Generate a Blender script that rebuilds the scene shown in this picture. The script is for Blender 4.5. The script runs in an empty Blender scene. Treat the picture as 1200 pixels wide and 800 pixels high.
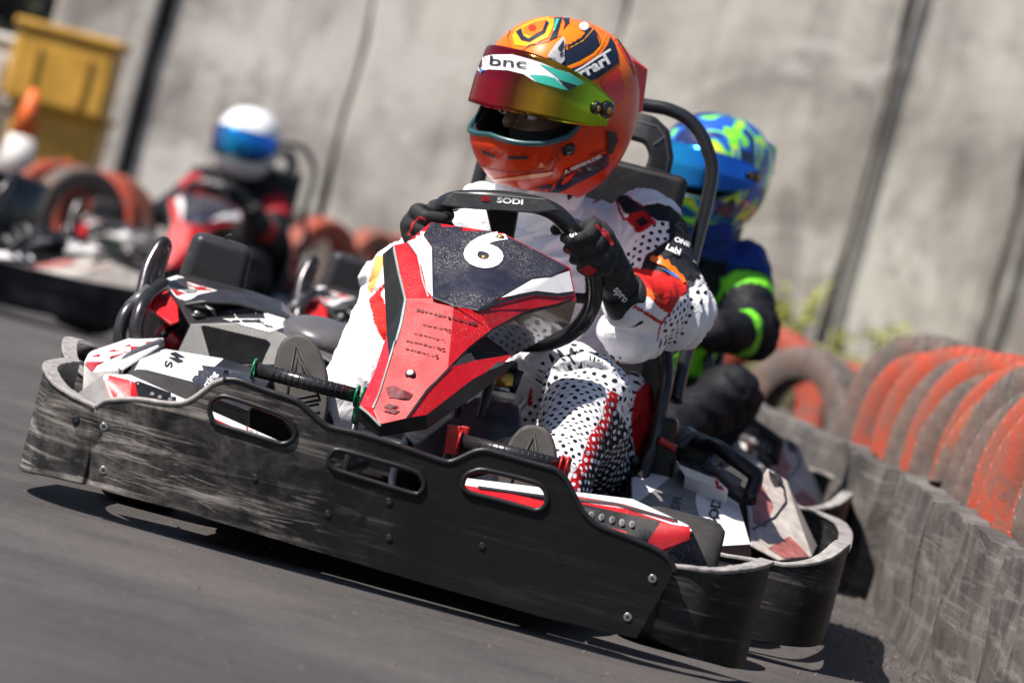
import bpy, bmesh, math, random
import numpy as np
from mathutils import Vector, Matrix, noise
from mathutils.bvhtree import BVHTree
random.seed(7)
R = math.radians
SC = bpy.context.scene
COL = SC.collection

# ------------------------------------------------------------------ camera, world, sun, exposure
FPX = 4480.0                       # focal length in photo pixels (1200 px wide)
CAM = Vector((0, 0, 0.56))
PITCH = math.atan(120 / FPX)
ROLL = R(14.5)
cR = Vector((1, 0, 0)); cF = Vector((0, math.cos(PITCH), -math.sin(PITCH))); cU = Vector((0, math.sin(PITCH), math.cos(PITCH)))
camR = cR * math.cos(ROLL) + cU * math.sin(ROLL)
camU = -cR * math.sin(ROLL) + cU * math.cos(ROLL)
cd = bpy.data.cameras.new('camera'); cam = bpy.data.objects.new('camera', cd); COL.objects.link(cam)
m3 = Matrix((camR, camU, -cF)).transposed()
cam.matrix_world = Matrix.Translation(CAM) @ m3.to_4x4()
cd.lens = FPX / 1200 * 36; cd.sensor_width = 36; cd.clip_start = 0.1; cd.clip_end = 500
cd.dof.use_dof = True; cd.dof.focus_distance = 6.05; cd.dof.aperture_fstop = cd.lens / 1000 / 0.031
SC.camera = cam
SC.view_settings.view_transform = 'Standard'; SC.view_settings.look = 'None'
SC.view_settings.exposure = 0.84
SUN = Vector((-0.50, -0.26, 0.82)).normalized()
W = bpy.data.worlds.new('World'); SC.world = W; W.use_nodes = True
wn = W.node_tree.nodes; sky = wn.new('ShaderNodeTexSky'); sky.sky_type = 'NISHITA'; sky.sun_disc = False
sky.sun_elevation = math.asin(SUN.z); sky.sun_rotation = math.atan2(SUN.x, SUN.y)
W.node_tree.links.new(sky.outputs[0], wn['Background'].inputs[0]); wn['Background'].inputs[1].default_value = 0.05
sd = bpy.data.lights.new('sun', 'SUN'); sd.energy = 4.7; sd.angle = R(0.5); sd.color = (1, 0.945, 0.87)
so = bpy.data.objects.new('sun', sd); COL.objects.link(so); so.rotation_euler = SUN.to_track_quat('Z', 'Y').to_euler()

# ------------------------------------------------------------------ frames: photo pixel <-> kart coordinates
class Frame:
    def __init__(s, M):
        s.M = M; s.I = M.inverted()
        s.o = s.I @ CAM
    def ray(s, px, py):
        dx, dy = px - 600, py - 400; c, n = math.cos(ROLL), math.sin(ROLL)
        x = dx * c + dy * n; y = -dx * n + dy * c
        d = cR * x - cU * y + cF * FPX
        return (s.I.to_3x3() @ d).normalized()
    def at(s, px, py, y):
        d = s.ray(px, py); t = (y - s.o.y) / d.y
        return s.o + d * t
    def proj(s, co):               # numpy (n,3) kart coords -> pixels
        A = np.array(s.M); w = co @ A[:3, :3].T + A[:3, 3] - np.array(CAM)
        r = w @ np.array(cR); u = w @ np.array(cU); f = w @ np.array(cF)
        x = r / f * FPX; y = -u / f * FPX; c, n = math.cos(ROLL), math.sin(ROLL)
        return np.stack([600 + x * c - y * n, 400 + x * n + y * c], 1)
def frame(x, y, yaw):
    return Frame(Matrix.Translation((x, y, 0)) @ Matrix.Rotation(-R(yaw), 4, 'Z'))
F1 = frame(-0.13, 5.6, 6.2)
F0 = Frame(Matrix.Identity(4))

# ------------------------------------------------------------------ materials
def nt(name):
    m = bpy.data.materials.new(name); m.use_nodes = True
    t = m.node_tree; return m, t, t.nodes['Principled BSDF']
def N(t, typ, **kw):
    n = t.nodes.new(typ)
    for k, v in kw.items():
        if k in n.inputs: n.inputs[k].default_value = v
        else: setattr(n, k, v)
    return n
def ramp(t, fac, stops):
    r = N(t, 'ShaderNodeValToRGB'); e = r.color_ramp.elements
    while len(e) < len(stops): e.new(0.5)
    for i, (p, c) in enumerate(stops):
        e[i].position = p; e[i].color = (*c, 1) if len(c) == 3 else c
    t.links.new(fac, r.inputs[0]); return r.outputs[0]
def mix(t, fac, a, b, blend='MIX'):
    n = N(t, 'ShaderNodeMix', data_type='RGBA', blend_type=blend)
    for s, v in ((n.inputs[0], fac), (n.inputs[6], a), (n.inputs[7], b)):
        if isinstance(v, (int, float)): s.default_value = v
        elif isinstance(v, tuple): s.default_value = (*v, 1)
        else: t.links.new(v, s)
    return n.outputs[2]
def coords(t, scale=(1, 1, 1), rot=(0, 0, 0)):
    c = N(t, 'ShaderNodeTexCoord'); m = N(t, 'ShaderNodeMapping')
    m.inputs['Scale'].default_value = scale; m.inputs['Rotation'].default_value = rot
    t.links.new(c.outputs['Object'], m.inputs[0]); return m.outputs[0]
def nz(t, vec, scale, detail=4, rough=0.6, dist=0):
    n = N(t, 'ShaderNodeTexNoise', Scale=scale, Detail=detail, Roughness=rough, Distortion=dist)
    t.links.new(vec, n.inputs['Vector']); return n.outputs[0]
def bump(t, bs, h, strength, dist=0.002, prev=None):
    b = N(t, 'ShaderNodeBump', Strength=strength, Distance=dist); t.links.new(h, b.inputs['Height'])
    if prev: t.links.new(prev, b.inputs['Normal'])
    t.links.new(b.outputs[0], bs.inputs['Normal']); return b.outputs[0]
MATS = {}
def plain(name, col, rough=0.5, metal=0.0, coat=0.0, var=0.25, scale=30, bmp=0.15, dirt=None, dirt_amt=0.5, spec=0.5, speck=None):
    m, t, b = nt(name)
    v = coords(t); n1 = nz(t, v, scale, 6)
    c = mix(t, ramp(t, n1, [(0.3, (0, 0, 0)), (0.7, (1, 1, 1))]), tuple(x * (1 - var) for x in col), tuple(min(1, x * (1 + var)) for x in col))
    if dirt:
        n2 = nz(t, v, 9, 8, 0.75, 1.0)
        f = ramp(t, n2, [(0.52, (0, 0, 0)), (0.78, (dirt_amt,) * 3)])
        c = mix(t, f, c, dirt)
    if speck:
        q = N(t, 'ShaderNodeMath', operation='MULTIPLY'); t.links.new(ramp(t, nz(t, v, 420, 3, .6), [(0.56, (0,) * 3), (0.62, (1,) * 3)]), q.inputs[0]); t.links.new(ramp(t, nz(t, v, 11, 5, .6), [(0.44, (0,) * 3), (0.6, (.9,) * 3)]), q.inputs[1]); c = mix(t, q.outputs[0], c, speck)
    t.links.new(c, b.inputs['Base Color'])
    b.inputs['Roughness'].default_value = rough; b.inputs['Metallic'].default_value = metal
    b.inputs['Coat Weight'].default_value = coat; b.inputs['Specular IOR Level'].default_value = spec
    r = ramp(t, nz(t, v, scale * 0.7, 5), [(0.3, (rough * 0.8,) * 3), (0.7, (min(1, rough * 1.25),) * 3)])
    t.links.new(r, b.inputs['Roughness'])
    if bmp: bump(t, b, nz(t, v, scale * 8, 3), bmp, 0.001)
    MATS[name] = m; return m
def scuffed(name, base, light, wear=0.5, xbias=0.0, rough=0.45):
    """black plastic with long horizontal scrapes, chips and grey rubbed patches"""
    m, t, b = nt(name)
    v = coords(t); vs = coords(t, (2.2, 2.2, 46), (0, R(6), 0)); vd = coords(t, (5, 5, 90), (0, R(-14), 0))
    s1 = nz(t, vs, 1.0, 9, 0.72, 0.4); s2 = nz(t, vd, 1.0, 8, 0.7, 0.8)
    patch = nz(t, v, 7, 8, 0.7, 0.8); chips = nz(t, v, 55, 6, 0.75)
    sep = N(t, 'ShaderNodeSeparateXYZ'); t.links.new(coords(t), sep.inputs[0])
    mr = N(t, 'ShaderNodeMapRange'); mr.inputs[1].default_value = 0.05; mr.inputs[2].default_value = -0.42
    mr.inputs[3].default_value = wear - xbias; mr.inputs[4].default_value = wear + xbias; t.links.new(sep.outputs[0], mr.inputs[0])
    def mul(a, bb):
        q = N(t, 'ShaderNodeMath', operation='MULTIPLY'); t.links.new(a, q.inputs[0])
        if isinstance(bb, float): q.inputs[1].default_value = bb
        else: t.links.new(bb, q.inputs[1])
        return q.outputs[0]
    a = mul(ramp(t, s1, [(0.50, (0,) * 3), (0.62, (1,) * 3)]), ramp(t, patch, [(0.36, (0,) * 3), (0.56, (1,) * 3)]))
    a2 = mul(ramp(t, s2, [(0.58, (0,) * 3), (0.64, (1,) * 3)]), ramp(t, patch, [(0.42, (0,) * 3), (0.55, (1,) * 3)]))
    p = mul(ramp(t, patch, [(0.42, (0,) * 3), (0.78, (0.5,) * 3)]), ramp(t, chips, [(0.4, (0.25,) * 3), (0.65, (1,) * 3)]))
    ad = N(t, 'ShaderNodeMath', operation='MAXIMUM'); t.links.new(a, ad.inputs[0]); t.links.new(a2, ad.inputs[1])
    ad2 = N(t, 'ShaderNodeMath', operation='MAXIMUM'); t.links.new(ad.outputs[0], ad2.inputs[0]); t.links.new(p, ad2.inputs[1])
    f = mul(ad2.outputs[0], mr.outputs[0])
    t.links.new(mix(t, f, base, light), b.inputs['Base Color'])
    b.inputs['Roughness'].default_value = rough; b.inputs['Specular IOR Level'].default_value = 0.16
    bump(t, b, chips, 0.25, 0.002, bump(t, b, s1, 0.3, 0.002))
    MATS[name] = m; return m
BUMP = scuffed('bumper_plastic', (0.006, 0.006, 0.007), (0.40, 0.36, 0.335), 0.52, 0.49, 0.5)
BUMP2 = scuffed('side_plastic', (0.012, 0.012, 0.013), (0.30, 0.27, 0.25), 0.65, 0.3)
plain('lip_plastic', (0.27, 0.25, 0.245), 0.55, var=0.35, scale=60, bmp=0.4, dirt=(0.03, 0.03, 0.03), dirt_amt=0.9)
plain('black_plastic', (0.009, 0.009, 0.011), 0.36, spec=0.35, var=0.3, dirt=(0.10, 0.09, 0.085), dirt_amt=0.25)
plain('void_black', (0.004, 0.004, 0.005), 0.9, spec=0.1, bmp=0)
plain('grey_plastic', (0.022, 0.021, 0.024), 0.38, spec=0.35, var=0.25, dirt=(0.2, 0.18, 0.17), dirt_amt=0.3)
plain('pale_grey_plastic', (0.085, 0.08, 0.088), 0.36, var=0.15)
plain('dust_grey', (0.18, 0.17, 0.17), 0.5, var=0.3, dirt=(0.05, 0.05, 0.05))
plain('red_panel', (0.46, 0.006, 0.012), 0.34, coat=0.2, var=0.15, bmp=0.06, dirt=(0.34, 0.05, 0.05), dirt_amt=0.5, speck=(.46, .10, .10), spec=.35)
plain('red_side', (0.42, 0.01, 0.015), 0.32, coat=0.2, var=0.2, dirt=(0.06, 0.03, 0.03), dirt_amt=0.6)
plain('white_sticker', (0.72, 0.71, 0.72), 0.4, var=0.06, bmp=0, dirt=(0.32, 0.29, 0.28), dirt_amt=0.6)
plain('navy_sticker', (0.018, 0.019, 0.034), 0.35, var=0.3, bmp=0.0, dirt=(0.14, 0.125, 0.125), dirt_amt=0.4, speck=(.26, .235, .22), spec=.35)
plain('black_print', (0.012, 0.014, 0.02), 0.5, var=0.2, bmp=0)
plain('worn_print', (0.12, 0.010, 0.016), 0.6, var=0.7, scale=120, bmp=0)
plain('pale_line', (0.30, 0.36, 0.36), 0.4, var=0.2, bmp=0)
plain('steel', (0.42, 0.41, 0.40), 0.3, metal=0.9, var=0.15)
plain('dark_steel', (0.07, 0.065, 0.07), 0.26, metal=0.75, var=0.25)
plain('tube_black', (0.014, 0.014, 0.017), 0.25, coat=0.3, var=0.2, bmp=0)
plain('brass', (0.50, 0.30, 0.07), 0.3, metal=0.7, var=0.2)
plain('green_anodised', (0.0, 0.17, 0.07), 0.35, var=0.15, coat=0.3)
plain('red_anodised', (0.42, 0.006, 0.01), 0.35, var=0.15, coat=0.3)
plain('tyre_rubber', (0.022, 0.020, 0.020), 0.75, var=0.35, bmp=0.4, dirt=(0.10, 0.085, 0.08))
plain('glove_black', (0.010, 0.010, 0.012), 0.75, var=0.4, scale=80, bmp=0.5)
plain('glove_red', (0.40, 0.012, 0.015), 0.7, var=0.2, scale=80)
plain('sole_rubber', (0.045, 0.04, 0.037), 0.65, var=0.3, bmp=0.3, dirt=(0.12, 0.10, 0.09))
plain('shoe_black', (0.015, 0.015, 0.016), 0.6, var=0.3)
plain('skin', (0.17, 0.09, 0.065), 0.5, var=0.1)
plain('balaclava', (0.015, 0.015, 0.018), 0.9)
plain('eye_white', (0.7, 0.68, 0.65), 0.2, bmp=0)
plain('brush_seal', (0.02, 0.07, 0.08), 0.3, bmp=0)
plain('orange_paint', (0.88, 0.16, 0.008), 0.32, coat=0.6, spec=0.25, var=0.03, bmp=0)
plain('yellow_paint', (0.85, 0.38, 0.01), 0.32, coat=0.6, spec=0.25, var=0.03, bmp=0)
plain('helm_navy', (0.012, 0.016, 0.035), 0.32, coat=0.6, spec=0.25, var=0.1, bmp=0)
plain('helm_teal', (0.04, 0.42, 0.33), 0.32, coat=0.6, spec=0.25, var=0.1, bmp=0)
plain('helm_white', (0.75, 0.76, 0.78), 0.32, coat=0.6, spec=0.25, var=0.04, bmp=0)
plain('helm_blue', (0.03, 0.18, 0.55), 0.32, coat=0.6, spec=0.25, var=0.04, bmp=0)
plain('helm_red', (0.72, 0.03, 0.008), 0.32, coat=0.6, spec=0.25, var=0.04, bmp=0)
plain('helm_pink', (0.85, 0.30, 0.14), 0.32, coat=0.6, spec=0.25, var=0.04, bmp=0)
plain('silver', (0.6, 0.58, 0.58), 0.25, metal=0.5, bmp=0)
plain('lens', (0.8, 0.8, 0.75), 0.2, bmp=0)

def attr_suit():
    m, t, b = nt('race_suit')
    a = N(t, 'ShaderNodeAttribute', attribute_name='base'); d = N(t, 'ShaderNodeAttribute', attribute_name='dotc'); u = N(t, 'ShaderNodeAttribute', attribute_name='limb')
    sep = N(t, 'ShaderNodeSeparateXYZ'); t.links.new(u.outputs['Vector'], sep.inputs[0])
    def ma(op, x, y=None, z=None):
        n = N(t, 'ShaderNodeMath', operation=op)
        for i, v in enumerate((x, y, z)):
            if v is None: continue
            if isinstance(v, (int, float)): n.inputs[i].default_value = v
            else: t.links.new(v, n.inputs[i])
        return n.outputs[0]
    row = ma('FLOOR', sep.outputs[1])
    off = ma('MULTIPLY', ma('MODULO', ma('ABSOLUTE', row), 2.0), 0.5)
    fx = ma('SUBTRACT', ma('FRACT', ma('ADD', sep.outputs[0], off)), 0.5)
    fy = ma('MULTIPLY', ma('SUBTRACT', ma('FRACT', sep.outputs[1]), 0.5), 0.87)
    r = ma('SQRT', ma('ADD', ma('MULTIPLY', fx, fx), ma('MULTIPLY', fy, fy)))
    f = ma('LESS_THAN', r, 0.25)
    c = mix(t, f, a.outputs['Color'], d.outputs['Color'])
    v = coords(t)
    c = mix(t, ramp(t, nz(t, v, 6, 6, 0.6), [(0.35, (0.88,) * 3), (0.65, (1,) * 3)]), (0, 0, 0), c) if False else c
    t.links.new(c, b.inputs['Base Color']); b.inputs['Roughness'].default_value = 0.62
    b.inputs['Specular IOR Level'].default_value = 0.2
    p = bump(t, b, nz(t, v, 30, 4, 0.55, 1.4), 0.5, 0.008)
    bump(t, b, nz(t, v, 900, 1), 0.12, 0.0006, p)
    MATS['race_suit'] = m
attr_suit()
def helmet_paint():
    m, t, b = nt('helmet_orange'); v = coords(t)
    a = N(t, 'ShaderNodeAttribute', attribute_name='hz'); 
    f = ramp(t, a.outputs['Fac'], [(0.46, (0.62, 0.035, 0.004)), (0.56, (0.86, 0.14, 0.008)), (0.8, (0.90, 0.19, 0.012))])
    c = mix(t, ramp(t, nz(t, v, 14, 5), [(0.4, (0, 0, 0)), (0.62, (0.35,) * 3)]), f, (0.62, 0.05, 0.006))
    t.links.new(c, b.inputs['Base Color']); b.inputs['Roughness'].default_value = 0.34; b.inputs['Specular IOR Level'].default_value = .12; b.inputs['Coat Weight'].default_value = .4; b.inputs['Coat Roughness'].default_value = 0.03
    MATS['helmet_orange'] = m
    m, t, b = nt('helmet_swirl'); v = coords(t)
    n = nz(t, coords(t, (1, 1.6, .8), (.5, .4, 0)), 11, 1.0, 0.5, 1.0)
    c = ramp(t, n, [(0.30, (0.01, 0.02, 0.09)), (0.42, (0.02, 0.10, 0.50)), (0.50, (0.20, 0.75, 0.05)), (0.56, (0.72, 0.85, 0.04)), (0.62, (0.03, 0.30, 0.62)), (0.70, (0.65, 0.68, 0.72))])
    c.node.color_ramp.interpolation = 'CONSTANT'
    t.links.new(c, b.inputs['Base Color']); b.inputs['Roughness'].default_value = 0.2; b.inputs['Coat Weight'].default_value = 1
    MATS['helmet_swirl'] = m
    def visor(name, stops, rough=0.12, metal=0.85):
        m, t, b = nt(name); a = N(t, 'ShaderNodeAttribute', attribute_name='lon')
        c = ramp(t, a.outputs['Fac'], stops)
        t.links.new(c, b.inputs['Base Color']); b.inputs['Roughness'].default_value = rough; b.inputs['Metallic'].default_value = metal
        b.inputs['Coat Weight'].default_value = 0.0
        MATS[name] = m
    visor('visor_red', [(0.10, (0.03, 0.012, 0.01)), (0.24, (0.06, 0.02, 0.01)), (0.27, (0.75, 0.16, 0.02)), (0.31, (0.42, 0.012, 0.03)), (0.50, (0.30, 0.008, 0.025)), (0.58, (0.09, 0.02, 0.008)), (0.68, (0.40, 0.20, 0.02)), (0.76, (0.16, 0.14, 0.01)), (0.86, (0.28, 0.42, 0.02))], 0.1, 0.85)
    visor('visor_blue', [(0.2, (0.15, 0.03, 0.35)), (0.45, (0.02, 0.35, 0.75)), (0.75, (0.02, 0.15, 0.75))])
helmet_paint()

# ------------------------------------------------------------------ mesh helpers
def link(name, me, mat=None, parent=None, smooth=False, kind=None, label=None):
    o = bpy.data.objects.new(name, me); COL.objects.link(o)
    if mat is not None:
        for q in (mat if isinstance(mat, (list, tuple)) else [mat]):
            me.materials.append(MATS[q] if isinstance(q, str) else q)
    if parent: o.parent = parent
    if smooth:
        me.polygons.foreach_set('use_smooth', [True] * len(me.polygons))
    if kind: o['kind'] = kind
    if label: o['label'] = label
    return o
def mesh_of(bm, name='m'):
    bmesh.ops.recalc_face_normals(bm, faces=bm.faces)
    me = bpy.data.meshes.new(name); bm.to_mesh(me); bm.free(); return me
def mod_bevel(o, w=0.003, seg=2, ang=35):
    b = o.modifiers.new('bevel', 'BEVEL'); b.width = w; b.segments = seg; b.limit_method = 'ANGLE'; b.angle_limit = R(ang)
    b.harden_normals = False
    o.data.polygons.foreach_set('use_smooth', [True] * len(o.data.polygons))
    n = o.modifiers.new('wn', 'WEIGHTED_NORMAL'); n.keep_sharp = False
    return o
def mod_solid(o, th, off=-1):
    s = o.modifiers.new('solid', 'SOLIDIFY'); s.thickness = th; s.offset = off; return o
def mod_sub(o, n=2):
    s = o.modifiers.new('sub', 'SUBSURF'); s.levels = n; s.render_levels = n; return o
def bake(o):
    """apply modifiers"""
    dg = bpy.context.evaluated_depsgraph_get(); dg.update()
    me = bpy.data.meshes.new_from_object(o.evaluated_get(dg), depsgraph=dg)
    o.modifiers.clear(); o.data = me; return o
def box(bm, c, s, M=None):
    r = bmesh.ops.create_cube(bm, size=1.0)
    bmesh.ops.scale(bm, vec=s, verts=r['verts'])
    if M: bmesh.ops.transform(bm, matrix=M, verts=r['verts'])
    bmesh.ops.translate(bm, vec=c, verts=r['verts']); return r['verts']
def cyl(bm, a, b, r1, r2=None, seg=20, caps=True):
    a, b = Vector(a), Vector(b); d = b - a; r2 = r1 if r2 is None else r2
    q = d.to_track_quat('Z', 'Y').to_matrix().to_4x4()
    r = bmesh.ops.create_cone(bm, cap_ends=caps, segments=seg, radius1=r1, radius2=r2, depth=d.length)
    bmesh.ops.transform(bm, matrix=Matrix.Translation((a + b) / 2) @ q, verts=r['verts'])
    return r['verts']
def sph(bm, c, r, seg=16, sc=(1, 1, 1)):
    q = bmesh.ops.create_uvsphere(bm, u_segments=seg, v_segments=max(6, seg // 2), radius=r)
    bmesh.ops.scale(bm, vec=sc, verts=q['verts']); bmesh.ops.translate(bm, vec=c, verts=q['verts'])
def smooth_path(pts, n=6, closed=False):
    pts = [Vector(p) for p in pts]; out = []; L = len(pts)
    rng = range(L) if closed else range(L - 1)
    for i in rng:
        p0 = pts[(i - 1) % L] if closed or i > 0 else pts[0]; p1 = pts[i]; p2 = pts[(i + 1) % L]
        p3 = pts[(i + 2) % L] if closed or i + 2 < L else pts[-1]
        for k in range(n):
            t = k / n
            out.append(0.5 * ((2 * p1) + (-p0 + p2) * t + (2 * p0 - 5 * p1 + 4 * p2 - p3) * t * t + (-p0 + 3 * p1 - 3 * p2 + p3) * t ** 3))
    if not closed: out.append(pts[-1])
    return out
def tube(bm, pts, r, seg=12, closed=False, n=6, smooth=True, caps=True):
    P = smooth_path(pts, n, closed) if smooth else [Vector(p) for p in pts]
    L = len(P); rings = []; up = None
    for i, p in enumerate(P):
        t = (P[(i + 1) % L] - P[i - 1]) if closed else (P[min(i + 1, L - 1)] - P[max(i - 1, 0)])
        t.normalize()
        if up is None: up = t.orthogonal().normalized()
        up = (up - t * up.dot(t)).normalized(); s = t.cross(up)
        rr = r if isinstance(r, (int, float)) else r[0] + (r[1] - r[0]) * i / (L - 1)
        rings.append([bm.verts.new(p + (up * math.cos(a) + s * math.sin(a)) * rr) for a in [2 * math.pi * k / seg for k in range(seg)]])
    for i in range(L if closed else L - 1):
        a, b = rings[i], rings[(i + 1) % L]
        sh = 0
        if closed and i == L - 1:
            sh = min(range(seg), key=lambda q: (a[0].co - b[q].co).length)
        for k in range(seg): bm.faces.new((a[k], a[(k + 1) % seg], b[(k + 1 + sh) % seg], b[(k + sh) % seg]))
    if caps and not closed:
        bm.faces.new(rings[0][::-1]); bm.faces.new(rings[-1])
def tube_obj(name, pts, r, mat, parent, seg=12, closed=False, n=6, smooth=True):
    bm = bmesh.new(); tube(bm, pts, r, seg, closed, n, smooth)
    return link(name, mesh_of(bm), mat, parent, True)
def lathe(bm, prof, seg=48, M=None):
    """prof: list of (r, h) closed profile round local z"""
    rings = []
    for k in range(seg):
        a = 2 * math.pi * k / seg
        rings.append([bm.verts.new((r * math.cos(a), r * math.sin(a), h)) for r, h in prof])
    L = len(prof)
    for k in range(seg):
        A, B = rings[k], rings[(k + 1) % seg]
        for i in range(L): bm.faces.new((A[i], B[i], B[(i + 1) % L], A[(i + 1) % L]))
    if M: bmesh.ops.transform(bm, matrix=M, verts=[v for r in rings for v in r])
def strip_wall(name, path, th, mat, parent, lip=None):
    """upright wall following path of (x, y, z_bottom, z_top)"""
    P = smooth_path([(p[0], p[1], 0) for p in path], 5); Z = smooth_path([(p[2], p[3], 0) for p in path], 5)
    bm = bmesh.new(); rows = []
    for i, p in enumerate(P):
        t = P[min(i + 1, len(P) - 1)] - P[max(0, i - 1)]; t.normalize(); n = Vector((t.y, -t.x, 0)) * th / 2
        zb, zt = Z[i].x, Z[i].y
        rows.append([bm.verts.new((p.x + n.x * s, p.y + n.y * s, z)) for s, z in ((1, zb), (1, zb * .5 + zt * .5), (1, zt), (-1, zt), (-1, zb * .5 + zt * .5), (-1, zb))])
    for a, b in zip(rows, rows[1:]):
        for k in range(6): bm.faces.new((a[k], a[(k + 1) % 6], b[(k + 1) % 6], b[k]))
    bm.faces.new(rows[0][::-1]); bm.faces.new(rows[-1])
    o = link(name, mesh_of(bm), mat, parent); mod_bevel(o, 0.003, 2)
    if lip:  # lighter grey strip laid along the top edge
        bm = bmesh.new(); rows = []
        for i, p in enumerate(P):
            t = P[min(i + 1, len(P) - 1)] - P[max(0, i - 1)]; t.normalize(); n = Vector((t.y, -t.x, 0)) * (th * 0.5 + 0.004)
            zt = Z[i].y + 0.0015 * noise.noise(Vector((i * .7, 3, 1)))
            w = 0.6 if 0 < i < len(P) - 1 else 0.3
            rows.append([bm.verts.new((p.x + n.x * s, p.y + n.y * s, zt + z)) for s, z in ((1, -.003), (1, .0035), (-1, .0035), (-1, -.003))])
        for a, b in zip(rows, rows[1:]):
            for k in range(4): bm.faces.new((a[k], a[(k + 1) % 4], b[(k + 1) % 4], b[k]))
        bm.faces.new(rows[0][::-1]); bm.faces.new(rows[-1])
        l = link('pale_lip', mesh_of(bm), lip, o); mod_bevel(l, 0.0018, 2)
    return o
def rbox(name, M, s, mat, parent, bev=0.01, seg=3, taper=None):
    bm = bmesh.new(); v = box(bm, (0, 0, 0), s)
    if taper:
        for q in v:
            if q.co.z > 0: q.co.x *= taper[0]; q.co.y *= taper[1]
    bmesh.ops.transform(bm, matrix=M, verts=bm.verts)
    return mod_bevel(link(name, mesh_of(bm), mat, parent), bev, seg)
def T(v): return Matrix.Translation(v)
def facets(name, V, faces, mat, parent, th=0.004, bev=0.0025, F=F1, mi=None):
    """V: dict name->(px,py,y) or Vector; faces: list of tuples of names"""
    bm = bmesh.new(); vv = {}
    for k, p in V.items():
        vv[k] = bm.verts.new(p if isinstance(p, Vector) else F.at(*p))
    for i, f in enumerate(faces):
        q = bm.faces.new([vv[k] for k in f])
        if mi: q.material_index = mi[i]
    for v in [v for v in bm.verts if not v.link_faces]: bm.verts.remove(v)
    bmesh.ops.recalc_face_normals(bm, faces=bm.faces)
    # face outward = towards camera/up
    s = sum(f.normal.dot(Vector((0, -1, 0.6))) * f.calc_area() for f in bm.faces)
    if s < 0: bmesh.ops.reverse_faces(bm, faces=bm.faces)
    me = bpy.data.meshes.new(name); bm.to_mesh(me); bm.free()
    o = link(name, me, mat, parent)
    if th: mod_solid(o, th)
    if bev: mod_bevel(o, bev, 2, 12)
    return o

# ------------------------------------------------------------------ decals: flat print laid on a surface
def bvh(objs):
    dg = bpy.context.evaluated_depsgraph_get(); dg.update()
    vs, fs = [], []
    for o in objs:
        me = bpy.data.meshes.new_from_object(o.evaluated_get(dg), depsgraph=dg); b = len(vs)
        vs += [v.co.copy() for v in me.vertices]; fs += [tuple(b + i for i in p.vertices) for p in me.polygons]
        bpy.data.meshes.remove(me)
    return BVHTree.FromPolygons(vs, fs)
def text_bm(body, size=1.0, bold=0.0, shear=0.0, space=1.0):
    cu = bpy.data.curves.new('t', 'FONT'); cu.body = body; cu.size = size; cu.offset = bold; cu.shear = shear; cu.space_character = space
    cu.resolution_u = 4; cu.align_x = 'CENTER'; cu.align_y = 'CENTER'; cu.fill_mode = 'FRONT'
    o = bpy.data.objects.new('t', cu); COL.objects.link(o)
    dg = bpy.context.evaluated_depsgraph_get(); dg.update()
    me = bpy.data.meshes.new_from_object(o.evaluated_get(dg), depsgraph=dg)
    bm = bmesh.new(); bm.from_mesh(me); bpy.data.objects.remove(o); bpy.data.curves.remove(cu); bpy.data.meshes.remove(me)
    return bm
def poly_bm(polys):
    bm = bmesh.new()
    for p in polys:
        f = bm.faces.new([bm.verts.new((x, y, 0)) for x, y in p])
    bmesh.ops.triangulate(bm, faces=bm.faces); return bm
def decal(name, bm, tree, mat, parent, F=F1, step=6, off=0.0012, maxlen=0.05):
    """bm flat in photo pixel units; laid on the surface `tree` in kart coordinates"""
    if not bm.verts: return None
    xs = [v.co.x for v in bm.verts]; ys = [v.co.y for v in bm.verts]
    for ax, lo, hi in ((0, min(xs), max(xs)), (1, min(ys), max(ys))):
        q = lo + step
        while q < hi:
            co = [0, 0, 0]; no = [0, 0, 0]; co[ax] = q; no[ax] = 1
            bmesh.ops.bisect_plane(bm, geom=bm.verts[:] + bm.edges[:] + bm.faces[:], plane_co=co, plane_no=no, dist=1e-5)
            q += step
    bad = []
    for v in bm.verts:
        d = F.ray(v.co.x, v.co.y); h = tree.ray_cast(F.o, d)
        if h[0] is None: bad.append(v); continue
        n = h[1] if h[1].dot(d) < 0 else -h[1]
        v.co = h[0] + n * off * 0.5 - d * off * 0.7
    bmesh.ops.delete(bm, geom=bad, context='VERTS')
    e = [e for e in bm.edges if e.calc_length() > maxlen]
    bmesh.ops.delete(bm, geom=e, context='EDGES')
    for f in bm.faces:
        f.normal_update()
        if f.normal.dot(f.calc_center_median() - F.o) > 0: f.normal_flip()
    me = bpy.data.meshes.new(name); bm.to_mesh(me); bm.free()
    return link(name, me, mat, parent, True)
def text_px(body, cx, cy, h, ang, sx=1.0, shear=0.0, bold=0.0, vshear=0.0, sp=1.0):
    """text with cap height h px, centred at (cx, cy), baseline rotated by ang (degrees, clockwise in the picture)"""
    bm = text_bm(body, 1.0, bold, shear, sp); a = R(ang); k = h / 0.7
    for v in bm.verts:
        x, y = v.co.x * k * sx, -v.co.y * k
        y2 = y; x2 = x + y * vshear
        v.co = Vector((cx + x2 * math.cos(a) - y2 * math.sin(a), cy + x2 * math.sin(a) + y2 * math.cos(a), 0))
    return bm
def line_poly(pts, w):
    out = []
    P = [Vector((p[0], p[1], 0)) for p in pts]; L, Rr = [], []
    for i, p in enumerate(P):
        t = (P[min(i + 1, len(P) - 1)] - P[max(i - 1, 0)]).normalized(); n = Vector((-t.y, t.x, 0)) * w / 2
        L.append((p.x + n.x, p.y + n.y)); Rr.append((p.x - n.x, p.y - n.y))
    for i in range(len(P) - 1): out.append([L[i], L[i + 1], Rr[i + 1], Rr[i]])
    return out
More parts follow.
